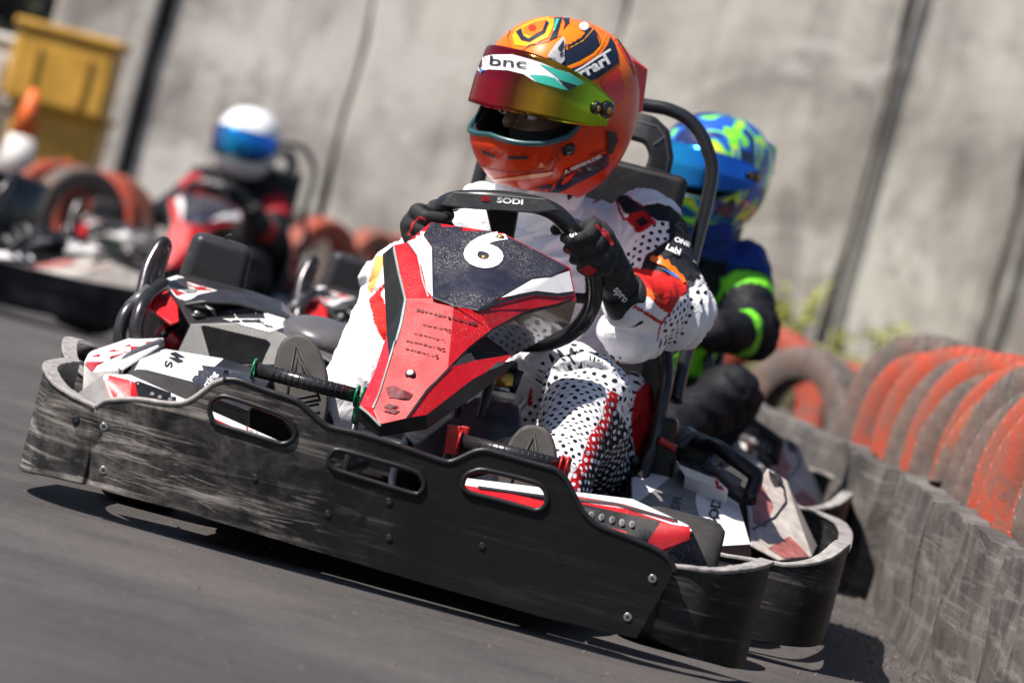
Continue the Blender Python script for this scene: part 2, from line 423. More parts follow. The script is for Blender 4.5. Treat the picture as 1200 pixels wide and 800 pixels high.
def logo_s(cx, cy, h, ang, sx=1.0):
    """angular S mark made of two hooked bars"""
    shp = [[(-.9, -.1), (-.45, -.55), (.9, -.55), (.55, -.3), (-.3, -.3), (-.5, -.1), (.1, -.1), (-.05, .05), (-.9, .05)],
           [(.9, .1), (.45, .55), (-.9, .55), (-.55, .3), (.3, .3), (.5, .1), (-.0, .1), (.15, -.03), (.9, -.05)]]
    a = R(ang); return [[(cx + (x * sx * math.cos(a) - y * math.sin(a)) * h, cy + (x * sx * math.sin(a) + y * math.cos(a)) * h) for x, y in s] for s in shp]
def Z(poly, ox, oy, k): return [(ox + x / k, oy + y / k) for x, y in poly]

def empty(name, M, label=None, cat=None, group=None):
    o = bpy.data.objects.new(name, None); COL.objects.link(o); o.matrix_world = M; o.empty_display_size = 0.2
    if label: o['label'] = label
    if cat: o['category'] = cat
    if group: o['group'] = group
    return o
def tag(o, label, cat, group=None):
    o['label'] = label; o['category'] = cat
    if group: o['group'] = group
    return o
def copy_tree(o, parent=None):
    c = o.copy(); COL.objects.link(c)
    if parent: c.parent = parent
    for ch in list(o.children): copy_tree(ch, c)
    return c

# ------------------------------------------------------------------ setting: track, wall, barrier
def slab_mat():
    m, t, b = nt('asphalt'); v = coords(t)
    fine = nz(t, v, 260, 4, 0.7); big = nz(t, v, 1.3, 7, 0.65)
    st = nz(t, coords(t, (0.9, 14, 1), (0, 0, R(8))), 1.6, 8, 0.7, 0.5)
    c = mix(t, ramp(t, fine, [(0.3, (0, 0, 0)), (0.72, (1, 1, 1))]), (0.024, 0.021, 0.021), (0.086, 0.076, 0.075))
    c = mix(t, ramp(t, st, [(0.42, (0.0,) * 3), (0.62, (0.55,) * 3)]), c, (0.034, 0.030, 0.030))
    c = mix(t, ramp(t, nz(t, v, 90, 2, .5), [(0.70, (0,) * 3), (0.74, (0.7,) * 3)]), c, (0.24, 0.22, 0.20))
    c = mix(t, ramp(t, nz(t, coords(t, (1.2, 3.5, 1), (0, 0, R(12))), 2.4, 12, 0.8, 2.2), [(0.485, (0,) * 3), (0.5, (0.65,) * 3), (0.515, (0,) * 3)]), c, (0.012, 0.011, 0.011))
    c = mix(t, ramp(t, big, [(0.45, (0,) * 3), (0.7, (0.55,) * 3)]), c, (0.125, 0.110, 0.106))
    t.links.new(c, b.inputs['Base Color']); b.inputs['Roughness'].default_value = 0.72
    p = bump(t, b, fine, 0.5, 0.003); bump(t, b, nz(t, v, 40, 5), 0.5, 0.008, p)
    MATS['asphalt'] = m
    m, t, b = nt('concrete'); v = coords(t)
    n1 = nz(t, v, 0.9, 9, 0.68, 0.4); st = nz(t, coords(t, (5, 5, 0.5)), 1.0, 8, 0.7); n3 = nz(t, v, 22, 6, 0.7)
    c = ramp(t, n1, [(0.34, (0.27, 0.24, 0.22)), (0.46, (0.46, 0.425, 0.39)), (0.56, (0.64, 0.60, 0.55))])
    c = mix(t, ramp(t, st, [(0.50, (0,) * 3), (0.70, (0.6,) * 3)]), c, (0.13, 0.10, 0.09))
    c = mix(t, ramp(t, n3, [(0.55, (0,) * 3), (0.72, (0.35,) * 3)]), c, (0.12, 0.11, 0.10))
    pe = nz(t, v, .8, 10, 0.72, 1.0); c = mix(t, ramp(t, pe, [(0.53, (0,) * 3), (0.545, (0.7,) * 3)]), c, (0.66, 0.63, 0.59)); c = mix(t, ramp(t, nz(t, coords(t, (1, 1, .5)), 1.1, 9, 0.7, .6), [(0.56, (0,) * 3), (0.60, (0.6,) * 3)]), c, (0.22, 0.185, 0.185)); c = mix(t, ramp(t, nz(t, v, 2.6, 10, 0.8, 2.0), [(0.60, (0,) * 3), (0.62, (0.6,) * 3)]), c, (0.17, 0.14, 0.125))
    t.links.new(c, b.inputs['Base Color']); b.inputs['Roughness'].default_value = 0.85
    bump(t, b, n3, 0.6, 0.01); MATS['concrete'] = m
    m, t, b = nt('belt_rubber'); v = coords(t)
    n1 = nz(t, v, 5, 9, 0.7, 0.6); st = nz(t, coords(t, (3, 1.2, 30)), 1.0, 9, 0.75, 0.8); ver = nz(t, coords(t, (2, 7, 2.0)), 1.5, 10, 0.75, 2.0)
    c = ramp(t, n1, [(0.3, (0.03, 0.026, 0.024)), (0.5, (0.09, 0.078, 0.072)), (0.7, (0.20, 0.178, 0.162))])
    c = mix(t, ramp(t, st, [(0.5, (0,) * 3), (0.66, (0.7,) * 3)]), c, (0.30, 0.275, 0.26))
    c = mix(t, ramp(t, nz(t, v, 9, 10, .75, 1.5), [(0.50, (0,) * 3), (0.60, (0.6,) * 3)]), c, (.09, .078, .072))
    c = mix(t, ramp(t, ver, [(0.60, (0,) * 3), (0.68, (0.5,) * 3)]), c, (0.05, 0.043, 0.04))
    t.links.new(c, b.inputs['Base Color']); b.inputs['Roughness'].default_value = 0.75
    p = bump(t, b, n1, 0.7, 0.02); bump(t, b, ver, 0.6, 0.02, p); MATS['belt_rubber'] = m
    def tyre_mat(name, paint, amt):
        m, t, b = nt(name); v = coords(t)
        n = nz(t, v, 9, 9, 0.72, 0.7)
        c = mix(t, ramp(t, n, [(amt - 0.04, (1,) * 3), (amt + 0.04, (0,) * 3)]), ramp(t, nz(t, v, 30, 6), [(0.35, (0.06, 0.055, 0.052)), (0.65, (0.17, 0.155, 0.145))]), paint)
        c = mix(t, ramp(t, nz(t, v, 5, 9, 0.75, 1.0), [(0.42, (0,) * 3), (0.62, (0.75,) * 3)]), c, (0.19, 0.10, 0.075))
        c = mix(t, ramp(t, nz(t, v, 45, 8, 0.8), [(0.57, (0,) * 3), (0.66, (0.6,) * 3)]), c, (0.07, 0.055, 0.05))
        t.links.new(c, b.inputs['Base Color']); b.inputs['Roughness'].default_value = 0.7
        bump(t, b, nz(t, v, 70, 4), 0.4, 0.003); MATS[name] = m
    tyre_mat('orange_tyre', (0.46, 0.055, 0.022), 0.62)
    tyre_mat('worn_orange_tyre', (0.52, 0.085, 0.03), 0.50)
    tyre_mat('grey_tyre', (0.40, 0.08, 0.05), 0.27)
slab_mat()
plain('yellow_bin', (0.50, 0.27, 0.035), 0.5, var=0.25, scale=6, dirt=(0.15, 0.09, 0.04))
plain('cone_orange', (0.75, 0.13, 0.02), 0.5, dirt=(0.2, 0.1, 0.08))
plain('cone_white', (0.6, 0.58, 0.56), 0.5, dirt=(0.3, 0.28, 0.26))
plain('hedge_dark', (0.012, 0.014, 0.010), 0.9)
plain('hedge_leaf', (0.03, 0.035, 0.015), 0.8)
plain('weed_green', (0.26, 0.27, 0.05), 0.7)
plain('blue_tarp', (0.05, 0.12, 0.40), 0.5)
plain('moss', (0.20, 0.18, 0.09), 0.9, scale=12, var=0.6)

bm = bmesh.new(); bmesh.ops.create_grid(bm, x_segments=60, y_segments=240, size=60)
def ground_z(y):
    t = min(1, max(0, (y - 9.5) / 4.5)); return -.15 * t * t * (3 - 2 * t)
for v in bm.verts: v.co.y += 45; v.co.z = ground_z(v.co.y)
link('track', mesh_of(bm), 'asphalt', kind='structure')

WALLY = 23.0
def wall_x(px, py):               # where a ray meets the wall plane
    return F0.at(px, py, WALLY)
joints = [F0.at(px, py, WALLY).x for px, py in ((187, 60), (410, 120), (722, 60), (1020, 190), (1180, 290))] + [4.6, 6.4, 8.0]
joints = [joints[0]] + joints[1:]
wall = empty('wall', T((0, WALLY, -.15)), 'long pale grey concrete panel wall with dark vertical joints behind the karts', 'wall')
for i in range(len(joints) - 1):
    a, b = joints[i] + 0.012, joints[i + 1] - 0.02
    bm = bmesh.new(); box(bm, ((a + b) / 2, 0.08 + random.uniform(-.012, .012), 1.75), ((b - a), 0.16, 3.5))
    bmesh.ops.subdivide_edges(bm, edges=bm.edges, cuts=14, use_grid_fill=True)
    for v in bm.verts:
        e = min(abs(v.co.x - a), abs(v.co.x - b))
        n = noise.noise(Vector((v.co.x * 1.2, 0, v.co.z * 1.6 + i * 9)))
        if e < 0.08: v.co.x += 0.05 * noise.noise(Vector((i * 3.7 + (v.co.x > (a + b) / 2) * 11, 2, v.co.z * 2.3)))
        v.co.y += 0.012 * n
    mod_bevel(link('panel', mesh_of(bm), 'concrete', wall), 0.015, 2, 50)
bm = bmesh.new(); box(bm, ((joints[0] + 8) / 2, 0.3, 1.7), (8 - joints[0] + 0.3, 0.18, 3.4)); link('backing', mesh_of(bm), 'hedge_dark', wall)
for i in range(1, 5):          # thin poles / pipes standing in some joints
    if i in (3, 4):
        x = joints[i]; o = tube_obj('pipe', [(x + .03 * noise.noise(Vector((i, k * .7, 0))), -0.05, 0.3 + k * .5) for k in range(7)], 0.018, 'dark_steel', wall, 8)
pil = empty('pillar', T((joints[0] - .36, WALLY + .12, -.15)), 'square grey brown concrete pillar at the left end of the panel wall', 'pillar')
bm = bmesh.new(); box(bm, (0, 0, 1.85), (0.60, 0.4, 3.7)); mod_bevel(link('shaft', mesh_of(bm), 'concrete', pil), 0.03, 2)
bm = bmesh.new(); box(bm, (0, 0, 0.12), (0.70, 0.52, 0.24)); mod_bevel(link('footing', mesh_of(bm), 'concrete', pil), 0.02, 2)
# hedge / shade behind the left end
hd = bmesh.new(); box(hd, (0, 0, 2), (6, .6, 4)); bmesh.ops.subdivide_edges(hd, edges=hd.edges, cuts=20, use_grid_fill=True)
for v in hd.verts: v.co += Vector([noise.noise(v.co * 2.3 + Vector((k * 7, 0, 0))) * .25 for k in range(3)])
for k in range(4500):
    p = Vector((random.uniform(-3, 3), -.42 + random.uniform(-.2, .25), random.uniform(0, 4.2))); s = random.uniform(.05, .12)
    q = [hd.verts.new(p + Vector([random.uniform(-s, s) for _ in range(3)])) for _ in range(3)]; hd.faces.new(q).material_index = 1
hg = link('hedge', mesh_of(hd), ['hedge_dark', 'hedge_leaf']); hg.location = (-6.2, 25.6, 0)
tag(hg, 'dark shaded hedge beyond the yellow bins at the far left corner', 'hedge')
# ledge the wall stands on
bm = bmesh.new(); box(bm, (3.6, WALLY - 1.0, 0.19), (7.2, 1.6, 0.38)); bmesh.ops.subdivide_edges(bm, edges=bm.edges, cuts=9, use_grid_fill=True)
for v in bm.verts: v.co.z += .02 * noise.noise(v.co * 3) if v.co.z > .3 else 0
mod_bevel(link('verge', mesh_of(bm), ['moss'], kind='structure'), 0.02)

# tyres
def tyre_mesh(ro=0.30, ri=0.18, w=0.17, blocks=44, seg=88):
    prof = [(ri, -w * .36), (ri + .025, -w * .45), (ro - .05, -w * .5), (ro - .022, -w * .49), (ro - .005, -w * .42), (ro, -w * .2), (ro, -w * .17), (ro - .012, -w * .15), (ro, -w * .13), (ro + .001, 0),
            (ro, w * .13), (ro - .012, w * .15), (ro, w * .17), (ro, w * .2), (ro - .005, w * .42), (ro - .022, w * .49), (ro - .05, w * .5), (ri + .025, w * .45), (ri, w * .36), (ri + .012, w * .30), (ro - .03, w * .3), (ro - .02, 0), (ro - .03, -w * .3), (ri + .012, -w * .30)]
    bm = bmesh.new(); rings = []; L = len(prof); zones = []
    for k in range(blocks):
        for f, g in ((0, 0), (.80, 0), (.83, 1), (.97, 1)): zones.append(((k + f) / blocks * 2 * math.pi, g))
    for ang, g in zones:
        ring_ = []
        for r, h in prof:
            rr = r - .010 if (g and r > ro - .007) else r
            sh = .35 * h / ro if r > ro - .025 else 0           # blocks run diagonally over the tread
            ring_.append(bm.verts.new((rr * math.cos(ang + sh), rr * math.sin(ang + sh), h)))
        rings.append(ring_)
    for k in range(len(rings)):
        A, B = rings[k], rings[(k + 1) % len(rings)]
        for i in range(L): bm.faces.new((A[i], B[i], B[(i + 1) % L], A[(i + 1) % L]))
    return mesh_of(bm)
TYM = [tyre_mesh(.285, .17, .13, 46), tyre_mesh(0.275, 0.165, 0.12, 42)]
def one_tyre(loc, matn, yaw, tilt, i=0, sc=1.0, lie=False, label='', group=None):
    me = TYM[i].copy(); o = link('tyre', me, matn, None, True)
    b = o.modifiers.new('split', 'EDGE_SPLIT'); b.split_angle = R(38)
    o.rotation_euler = (R(tilt), 0, 0) if lie else (R(90 + tilt), 0, R(yaw)); o.location = loc; o.scale = (sc,) * 3
    tag(o, label, 'tyre', group); return o
BAR = [(5.0, .80), (5.9, .83), (6.6, .845), (7.4, .86), (8.3, .885), (8.9, .89), (9.5, .84), (10.2, .77), (11.0, .64), (12.0, .44)]
def bar_x(y):
    for (a, xa), (b, xb) in zip(BAR, BAR[1:]):
        if y <= b: return xa + (xb - xa) * (y - a) / (b - a)
    return BAR[-1][1]
# barrier of belt slabs
bar = empty('barrier', T((0.84, 7.4, 0)), 'low battered grey rubber belt barrier along the right edge of the track', 'barrier')
y = 4.7; k = 0
lens_ = [.72, .62, 1.02, 1.10, 1.15, 1.3, 1.4, 1.4]
for k, L in enumerate(lens_):
    if k == 4: y += .05
    off = (.015 if k < 4 else -.04) + random.uniform(-.008, .008)
    bm = bmesh.new(); box(bm, (0, 0, 0.142), (0.05, L - .012, 0.284)); bmesh.ops.subdivide_edges(bm, edges=bm.edges, cuts=22, use_grid_fill=True)
    for v in bm.verts:
        yy = y + L / 2 + v.co.y
        v.co.x += bar_x(yy) + off + .022 * noise.noise(Vector((yy * 3.1, v.co.z * 4, k * 3))) + .010 * noise.noise(Vector((yy * 11, v.co.z * 12, k)))
        e = abs(v.co.y) / (L / 2)
        if e > .8: v.co.x += ((.055 if k % 2 else -.02) if v.co.y > 0 else (-.015 if k % 2 else .04)) * (e - .8) * 5 * (0.5 + v.co.z * 1.6)
        v.co.y += (v.co.z - .142) * .10 * math.sin(k * 2.1)
        if v.co.z > .2: v.co.z += .012 * noise.noise(Vector((yy * 6, 5, k * 2)))
        v.co.y += y + L / 2
    bmesh.ops.translate(bm, vec=(-.84, -7.4, 0), verts=bm.verts)
    sl_ = mod_bevel(link('belt_slab', mesh_of(bm), 'belt_rubber', bar), 0.004, 2, 60)
    y += L
# row of tyres on the ground behind it
rows = [  # y, material, yaw, tilt, mesh, sideways, lift
    (6.40, 'grey_tyre', -50, 7, 0, -0.007, 0.005),
    (6.66, 'orange_tyre', -46, 2, 1, 0.009, 0.009),
    (6.90, 'orange_tyre', -54, 3, 0, -0.016, -0.007),
    (7.14, 'grey_tyre', -46, 2, 1, 0.000, -0.029),
    (7.37, 'orange_tyre', -50, 3, 0, 0.012, 0.008),
    (7.60, 'grey_tyre', -53, 3, 1, 0.002, -0.008),
    (7.83, 'grey_tyre', -54, 3, 0, 0.007, 0.018),
    (8.07, 'worn_orange_tyre', -52, 4, 1, -0.009, -0.020),
    (8.33, 'orange_tyre', -51, 3, 0, 0.013, 0.005),
    (8.60, 'grey_tyre', -48, 4, 1, -0.019, -0.009),
    (8.87, 'orange_tyre', -50, 2, 0, -0.008, 0.011),
    (9.12, 'grey_tyre', -49, 2, 1, -0.009, 0.011),
    (9.36, 'orange_tyre', -49, 3, 0, -0.003, 0.005),
    (9.59, 'orange_tyre', -54, 7, 1, -0.007, -0.010),
    (9.84, 'grey_tyre', -48, 4, 0, -0.007, 0.012)]
ordn = ['first', 'second', 'third', 'fourth', 'fifth', 'sixth', 'seventh', 'eighth', 'ninth', 'tenth', 'eleventh', 'twelfth', 'thirteenth', 'fourteenth', 'fifteenth']
cnm = {'orange_tyre': 'orange', 'worn_orange_tyre': 'patchy orange', 'grey_tyre': 'bare grey'}
for i, (y, mt, yw, tl, mi, dx, dz) in enumerate(rows):
    r = (.285, .275)[mi]
    one_tyre((bar_x(y) + .055 + r * math.cos(R(yw - 7)) + .07 + dx, y, .005 + r + dz), mt, yw - 7, tl, mi, 1,
             label='%s tyre, %s from the near end of the row behind the barrier' % (cnm[mt], ordn[i]), group='tyres in the row behind the barrier')
p = F0.at(948, 452, 12.6); one_tyre((p.x, 12.6, .19), 'grey_tyre', -48, 0, 0, .92, label='lone grey tyre standing turned at the far end of the rubber barrier', group='tyres beyond the barrier')
p = F0.at(900, 430, 13.4); one_tyre((p.x, 13.4, .20), 'orange_tyre', -30, 0, 0, 1.0, label='faded orange tyre just behind the lone grey tyre', group='tyres beyond the barrier')
p = F0.at(992, 440, 13.2); one_tyre((p.x, 13.2, .17), 'worn_orange_tyre', -66, 0, 1, .95, label='worn tyre between the lone grey tyre and the barrier row', group='tyres beyond the barrier')
LB = [(72, 226, 'orange_tyre', 17.5, 'leftmost orange tyre at the wall foot, by the traffic cone'), (112, 236, 'orange_tyre', 17.0, 'orange tyre at the foot of the concrete pillar'), (92, 240, 'grey_tyre', 16.8, 'grey tyre between two orange ones left of the pillar'), (376, 292, 'orange_tyre', 20.0, 'orange tyre at the wall foot under the dark panel joint'), (432, 296, 'worn_orange_tyre', 20.8, 'faded orange tyre right of the one under the panel joint'), (340, 300, 'grey_tyre', 21.2, 'grey tyre left of the one under the panel joint'), (128, 250, 'worn_orange_tyre', 17.4, 'patchy orange tyre right of the pillar foot'), (470, 300, 'orange_tyre', 21.5, 'orange tyre hidden low behind the lead driver at the wall')]
for i, (px, py, mt, yy, lb) in enumerate(LB):
    p = F0.at(px, py, yy); one_tyre((p.x, yy, .15), mt, (20, -18, 40, 50, 60, -10, 10, 20)[i], (-6, 4, 0, 3, 5, 2, 3, 0)[i], 0, (.82 if yy < 18 else .9), label=lb, group='tyres along the foot of the wall')

rng = np.random.RandomState(3); vs, fs = [], []
for k in range(1500):
    if k < 900: yy = rng.uniform(5.2, 9.8); xx = bar_x(yy) - abs(rng.normal(0, .10)) - .02
    else: yy = rng.uniform(4.2, 9.5); xx = rng.uniform(-1.4, .9)
    z0 = ground_z(yy); r_ = rng.uniform(.0012, .0045) * (1.4 if k < 900 else 1); b0 = len(vs)
    for q in ((1, 0, 0), (-.6, .8, 0), (-.5, -.8, 0), (0, 0, 1.1)): vs.append((xx + q[0] * r_ * rng.uniform(.6, 1.3), yy + q[1] * r_, z0 + q[2] * r_))
    fs += [(b0, b0 + 1, b0 + 3), (b0 + 1, b0 + 2, b0 + 3), (b0 + 2, b0, b0 + 3)]
me = bpy.data.meshes.new('grit'); me.from_pydata(vs, [], fs); plain('grit', (.14, .12, .105), .9, var=.8, scale=60)
gr_ = link('grit', me, 'grit', kind='stuff'); tag(gr_, 'loose grit and rubber crumbs on the track along the barrier foot', 'grit')

# traffic cone, bins
p = F0.at(24, 170, 19.0); cn = empty('traffic_cone', T((p.x, 19.0, -.05)), 'tall orange and white traffic cone at the far left edge', 'traffic cone')
bm = bmesh.new(); box(bm, (0, 0, .02), (.40, .40, .04)); mod_bevel(link('base', mesh_of(bm), 'cone_orange', cn), .01)
for nm, a, b, mt in (('lower_body', .04, .27, 'cone_orange'), ('white_band', .27, .48, 'cone_white'), ('upper_body', .48, .72, 'cone_orange')):
    rr = lambda z: .155 - .155 * z / .85
    bm = bmesh.new(); cyl(bm, (0, 0, a), (0, 0, b), rr(a), rr(b), 32); link(nm, mesh_of(bm), mt, cn, True)
for i, (px, py, w, h, zb, lb) in enumerate(((80, 70, .56, .40, .60, 'upper yellow plastic bin stacked on another left of the pillar'), (66, 155, .50, .56, .02, 'lower yellow plastic bin carrying another one left of the pillar'), (22, 70, .36, .34, .55, 'upper pale bin at the far left beside the stacked yellow bins'), (12, 140, .36, .52, .02, 'lower pale bin at the far left edge behind the traffic cone'))):
    p = F0.at(px, py, 21.0); e = empty('storage_bin', T((p.x, 21.0 + .1 * i, zb)), lb, 'bin', 'bins stacked at the end of the wall')
    mt = 'yellow_bin' if i < 2 else 'cone_white'
    h *= 1.0; rbox('body', T((0, 0, h / 2)), (w, .45, h), mt, e, .03, 3)
    rbox('lid', T((0, 0, h + .02)), (w + .04, .49, .05), mt, e, .015, 2)
    for s in (-1, 1): rbox('rib', T((s * w * .25, -.235, h * .45)), (.03, .02, h * .7), mt, e, .006, 2)

# weeds along the foot of the wall
def weed(px, py, yy, h, n, label):
    p = F0.at(px, py, yy); bm = bmesh.new()
    for k in range(n):
        a = random.uniform(0, 6.28); tip = Vector((math.cos(a) * h * .35, math.sin(a) * h * .2, h * random.uniform(.6, 1)))
        tube(bm, [(random.uniform(-.04, .04), 0, 0), tip * .5 + Vector((0, 0, h * .1)), tip], (.006, .002), 5, n=4)
        for q in range(7):
            c = tip * (q + 1) / 7 + Vector([random.uniform(-.03, .03) for _ in range(3)]); s = random.uniform(.025, .055); d = Vector((random.uniform(-1, 1), random.uniform(-1, 1), random.uniform(-.2, .8))).normalized() * s
            w = d.orthogonal().normalized() * s * .35
            bm.faces.new([bm.verts.new(c + u) for u in (-d, w, d, -w)])
    o = link('weed', mesh_of(bm), 'weed_green'); o.location = (p.x, yy, .38); tag(o, label, 'weed', 'weeds along the foot of the wall')
for a in ((938, 356, 21.4, .34, 9, 'tall yellow green weed before the wall right of the green helmet'), (1040, 376, 21.5, .26, 7, 'short yellow green weed before the wall above the tyre row'), (985, 392, 21.3, .14, 6, 'low tuft between two weeds at the wall foot'), (905, 372, 21.6, .22, 12, 'small weed beside the green suited driver')): weed(*a)

# ------------------------------------------------------------------ the kart (built once, in kart coordinates: x to its left side, y backwards, z up)
K = F1.at
def px_poly(pts, y=0.0): return [K(x, z, y) for x, z in pts]
kart = empty('racing_kart', F1.M, 'nearest racing kart, red and black, with white number 6 on its front panel', 'kart', 'racing karts on the track')

# front bumper: a plate with three hand slots
outer = [(106, 484), (109, 477), (116, 472), (126, 469), (160, 468), (198, 473), (220, 470), (240, 457), (250, 449), (262, 445), (280, 446), (310, 457), (344, 468), (356, 476), (380, 497), (392, 502), (420, 508), (460, 520),
         (500, 534), (518, 540), (530, 541), (552, 531), (562, 528), (575, 529), (620, 542), (646, 549), (656, 555), (665, 566), (679, 594), (688, 606), (702, 617), (730, 628), (760, 640), (778, 651), (788, 664), (789, 671), (745, 748),
         (640, 724), (500, 684), (360, 642), (220, 600), (172, 588), (124, 576), (101, 567)]
holes = [[(246, 479), (249, 470), (257, 465), (268, 465), (300, 475), (330, 486), (342, 495), (347, 506), (343, 516), (332, 520), (320, 517), (285, 506), (255, 497), (248, 489)],
         [(386, 537), (390, 530), (399, 527), (440, 538), (484, 551), (494, 559), (497, 569), (492, 577), (483, 578), (440, 565), (396, 551), (388, 545)],
         [(542, 567), (546, 557), (556, 552), (570, 551), (620, 563), (635, 570), (641, 582), (638, 593), (628, 598), (616, 595), (580, 585), (552, 578), (544, 573)]]
bm = bmesh.new()
def ring(pts):
    P = [K(x, y, 0) for x, y in pts]; vs = [bm.verts.new((p.x, 0, p.z)) for p in P]
    for i in range(len(vs)): bm.edges.new((vs[i], vs[(i + 1) % len(vs)]))
ring(outer)
for h in holes:
    hp = smooth_path([Vector((x, y, 0)) for x, y in h], 2, True); ring([(p.x, p.y) for p in hp])
bmesh.ops.triangle_fill(bm, use_beauty=True, edges=bm.edges[:])
for k in range(-11, 12):
    bmesh.ops.bisect_plane(bm, geom=bm.verts[:] + bm.edges[:] + bm.faces[:], plane_co=(k * .04, 0, 0), plane_no=(1, 0, 0), dist=1e-5)
for zz in (.09, .13):
    bmesh.ops.bisect_plane(bm, geom=bm.verts[:] + bm.edges[:] + bm.faces[:], plane_co=(0, 0, zz), plane_no=(0, 0, 1), dist=1e-5)
def plate_y(x, z): return 0.16 * max(0, abs(x) - .12) ** 2 + 0.004 * math.sin(x * 9) - .002
for v in bm.verts: v.co.y = plate_y(v.co.x, v.co.z)
for f in bm.faces:
    f.normal_update()
    if f.normal.y > 0: f.normal_flip()
me = bpy.data.meshes.new('front_bumper'); bm.to_mesh(me); bm.free()
fb = link('front_bumper', me, 'bumper_plastic', kart); mod_solid(fb, .016); mod_bevel(fb, .0035, 3, 50)
# moulded bead along the top edge, lighter grey on the left part
for nm_, seg_, mt_, r_ in (('pale_lip', outer[1:10], 'lip_plastic', .0042), ('edge_bead', outer[9:outer.index((789, 671)) + 1], 'black_plastic', .0048)):
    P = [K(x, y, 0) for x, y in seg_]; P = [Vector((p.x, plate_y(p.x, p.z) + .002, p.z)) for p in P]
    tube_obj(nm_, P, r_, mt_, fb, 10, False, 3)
# rim bead round each slot
for h in holes:
    P = [K(x, y, 0) for x, y in h]; P = [Vector((p.x, plate_y(p.x, p.z) - .0005, p.z)) for p in P]
    tube_obj('slot_rim', P, .0042, 'black_plastic', fb, 8, True, 3)
def screw(px, py, y, parent, r=.0068, mt='steel', name='screw'):
    p = K(px, py, y); y0 = plate_y(p.x, p.z) if y == 0 else y; p.y = y0
    bm = bmesh.new(); cyl(bm, p + Vector((0, .002, 0)), p + Vector((0, -.0018, 0)), r, r * .9, 20)
    o = link(name, mesh_of(bm), mt, parent, False); mod_bevel(o, .0008, 1)
    bm = bmesh.new(); cyl(bm, p + Vector((0, -.0015, 0)), p + Vector((0, -.0026, 0)), r * .45, r * .45, 6); link('screw_head', mesh_of(bm), 'black_print', o)
for q in ((119, 500), (119, 551), (764, 678), (735, 723)): screw(*q, 0, fb)
for q in ((456, 588), (456, 630), (385, 602), (565, 640), (300, 560)): screw(*q, 0, fb, .006, 'black_plastic', 'plug')
# long gouges scraped in the plate
random.seed(11); sc_ = []
for k in range(150):
    u = random.random() ** 1.7; px_ = 112 + u * 560; f = random.random(); t0 = 478 + (px_ - 112) * .262; t1 = 566 + (px_ - 112) * .26
    if px_ > 225: t0 += 48
    t1 = 562 + (px_ - 101) * .275
    if u > .42 or (px_ > 225 and random.random() < .4): continue
    py_ = t0 + 6 + f * (t1 - t0 - 12); L_ = random.uniform(6, 34) * (1.5 - u * .6); a_ = R(16 + random.gauss(0, 6)); w_ = random.uniform(.2, .65)
    if px_ + L_ > 770: continue
    m_ = random.uniform(-.12, .12)
    P_ = [(px_ + L_ * t * math.cos(a_), py_ + L_ * t * math.sin(a_) + m_ * L_ * t * (1 - t)) for t in (0, .3, .7, 1)]
    sc_ += [[P_[0], (P_[1][0], P_[1][1] - w_ / 2), (P_[1][0], P_[1][1] + w_ / 2)], [(P_[1][0], P_[1][1] - w_ / 2), (P_[2][0], P_[2][1] - w_ / 2), (P_[2][0], P_[2][1] + w_ / 2), (P_[1][0], P_[1][1] + w_ / 2)], [(P_[2][0], P_[2][1] - w_ / 2), P_[3], (P_[2][0], P_[2][1] + w_ / 2)]]
plain('bare_scrape', (0.26, 0.235, 0.22), .6, var=.5, scale=200, bmp=0)
tfb = bvh([fb]); g_ = decal('scratches', poly_bm(sc_), tfb, 'bare_scrape', fb, step=12, off=.0008); g_['kind'] = 'stuff'
# corners
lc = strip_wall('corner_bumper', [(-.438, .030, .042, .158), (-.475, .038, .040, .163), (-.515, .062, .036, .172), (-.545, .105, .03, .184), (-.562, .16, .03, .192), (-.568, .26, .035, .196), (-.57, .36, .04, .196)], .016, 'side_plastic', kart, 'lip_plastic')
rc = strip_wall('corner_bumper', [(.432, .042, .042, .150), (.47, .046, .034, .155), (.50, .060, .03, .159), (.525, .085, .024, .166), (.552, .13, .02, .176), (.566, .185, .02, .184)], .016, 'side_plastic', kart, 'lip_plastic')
for q in ((89, 492), (88, 539)): screw(*q, .028, lc, .007, 'black_plastic')
for q in ((804, 686), (778, 728)): screw(*q, .05, rc, .007, 'black_plastic')
# side bumpers round the pods
for s in (-1, 1):
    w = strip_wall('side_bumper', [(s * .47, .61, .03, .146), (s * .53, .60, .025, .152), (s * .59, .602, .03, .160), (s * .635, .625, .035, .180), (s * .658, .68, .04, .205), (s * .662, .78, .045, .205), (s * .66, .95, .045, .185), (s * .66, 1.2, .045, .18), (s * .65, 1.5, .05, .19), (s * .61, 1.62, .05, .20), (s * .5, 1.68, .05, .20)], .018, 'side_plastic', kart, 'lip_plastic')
rb = strip_wall('rear_bumper', [(-.45, 1.70, .06, .22), (-.2, 1.74, .06, .22), (.2, 1.74, .06, .22), (.45, 1.70, .06, .22)], .018, 'black_plastic', kart)
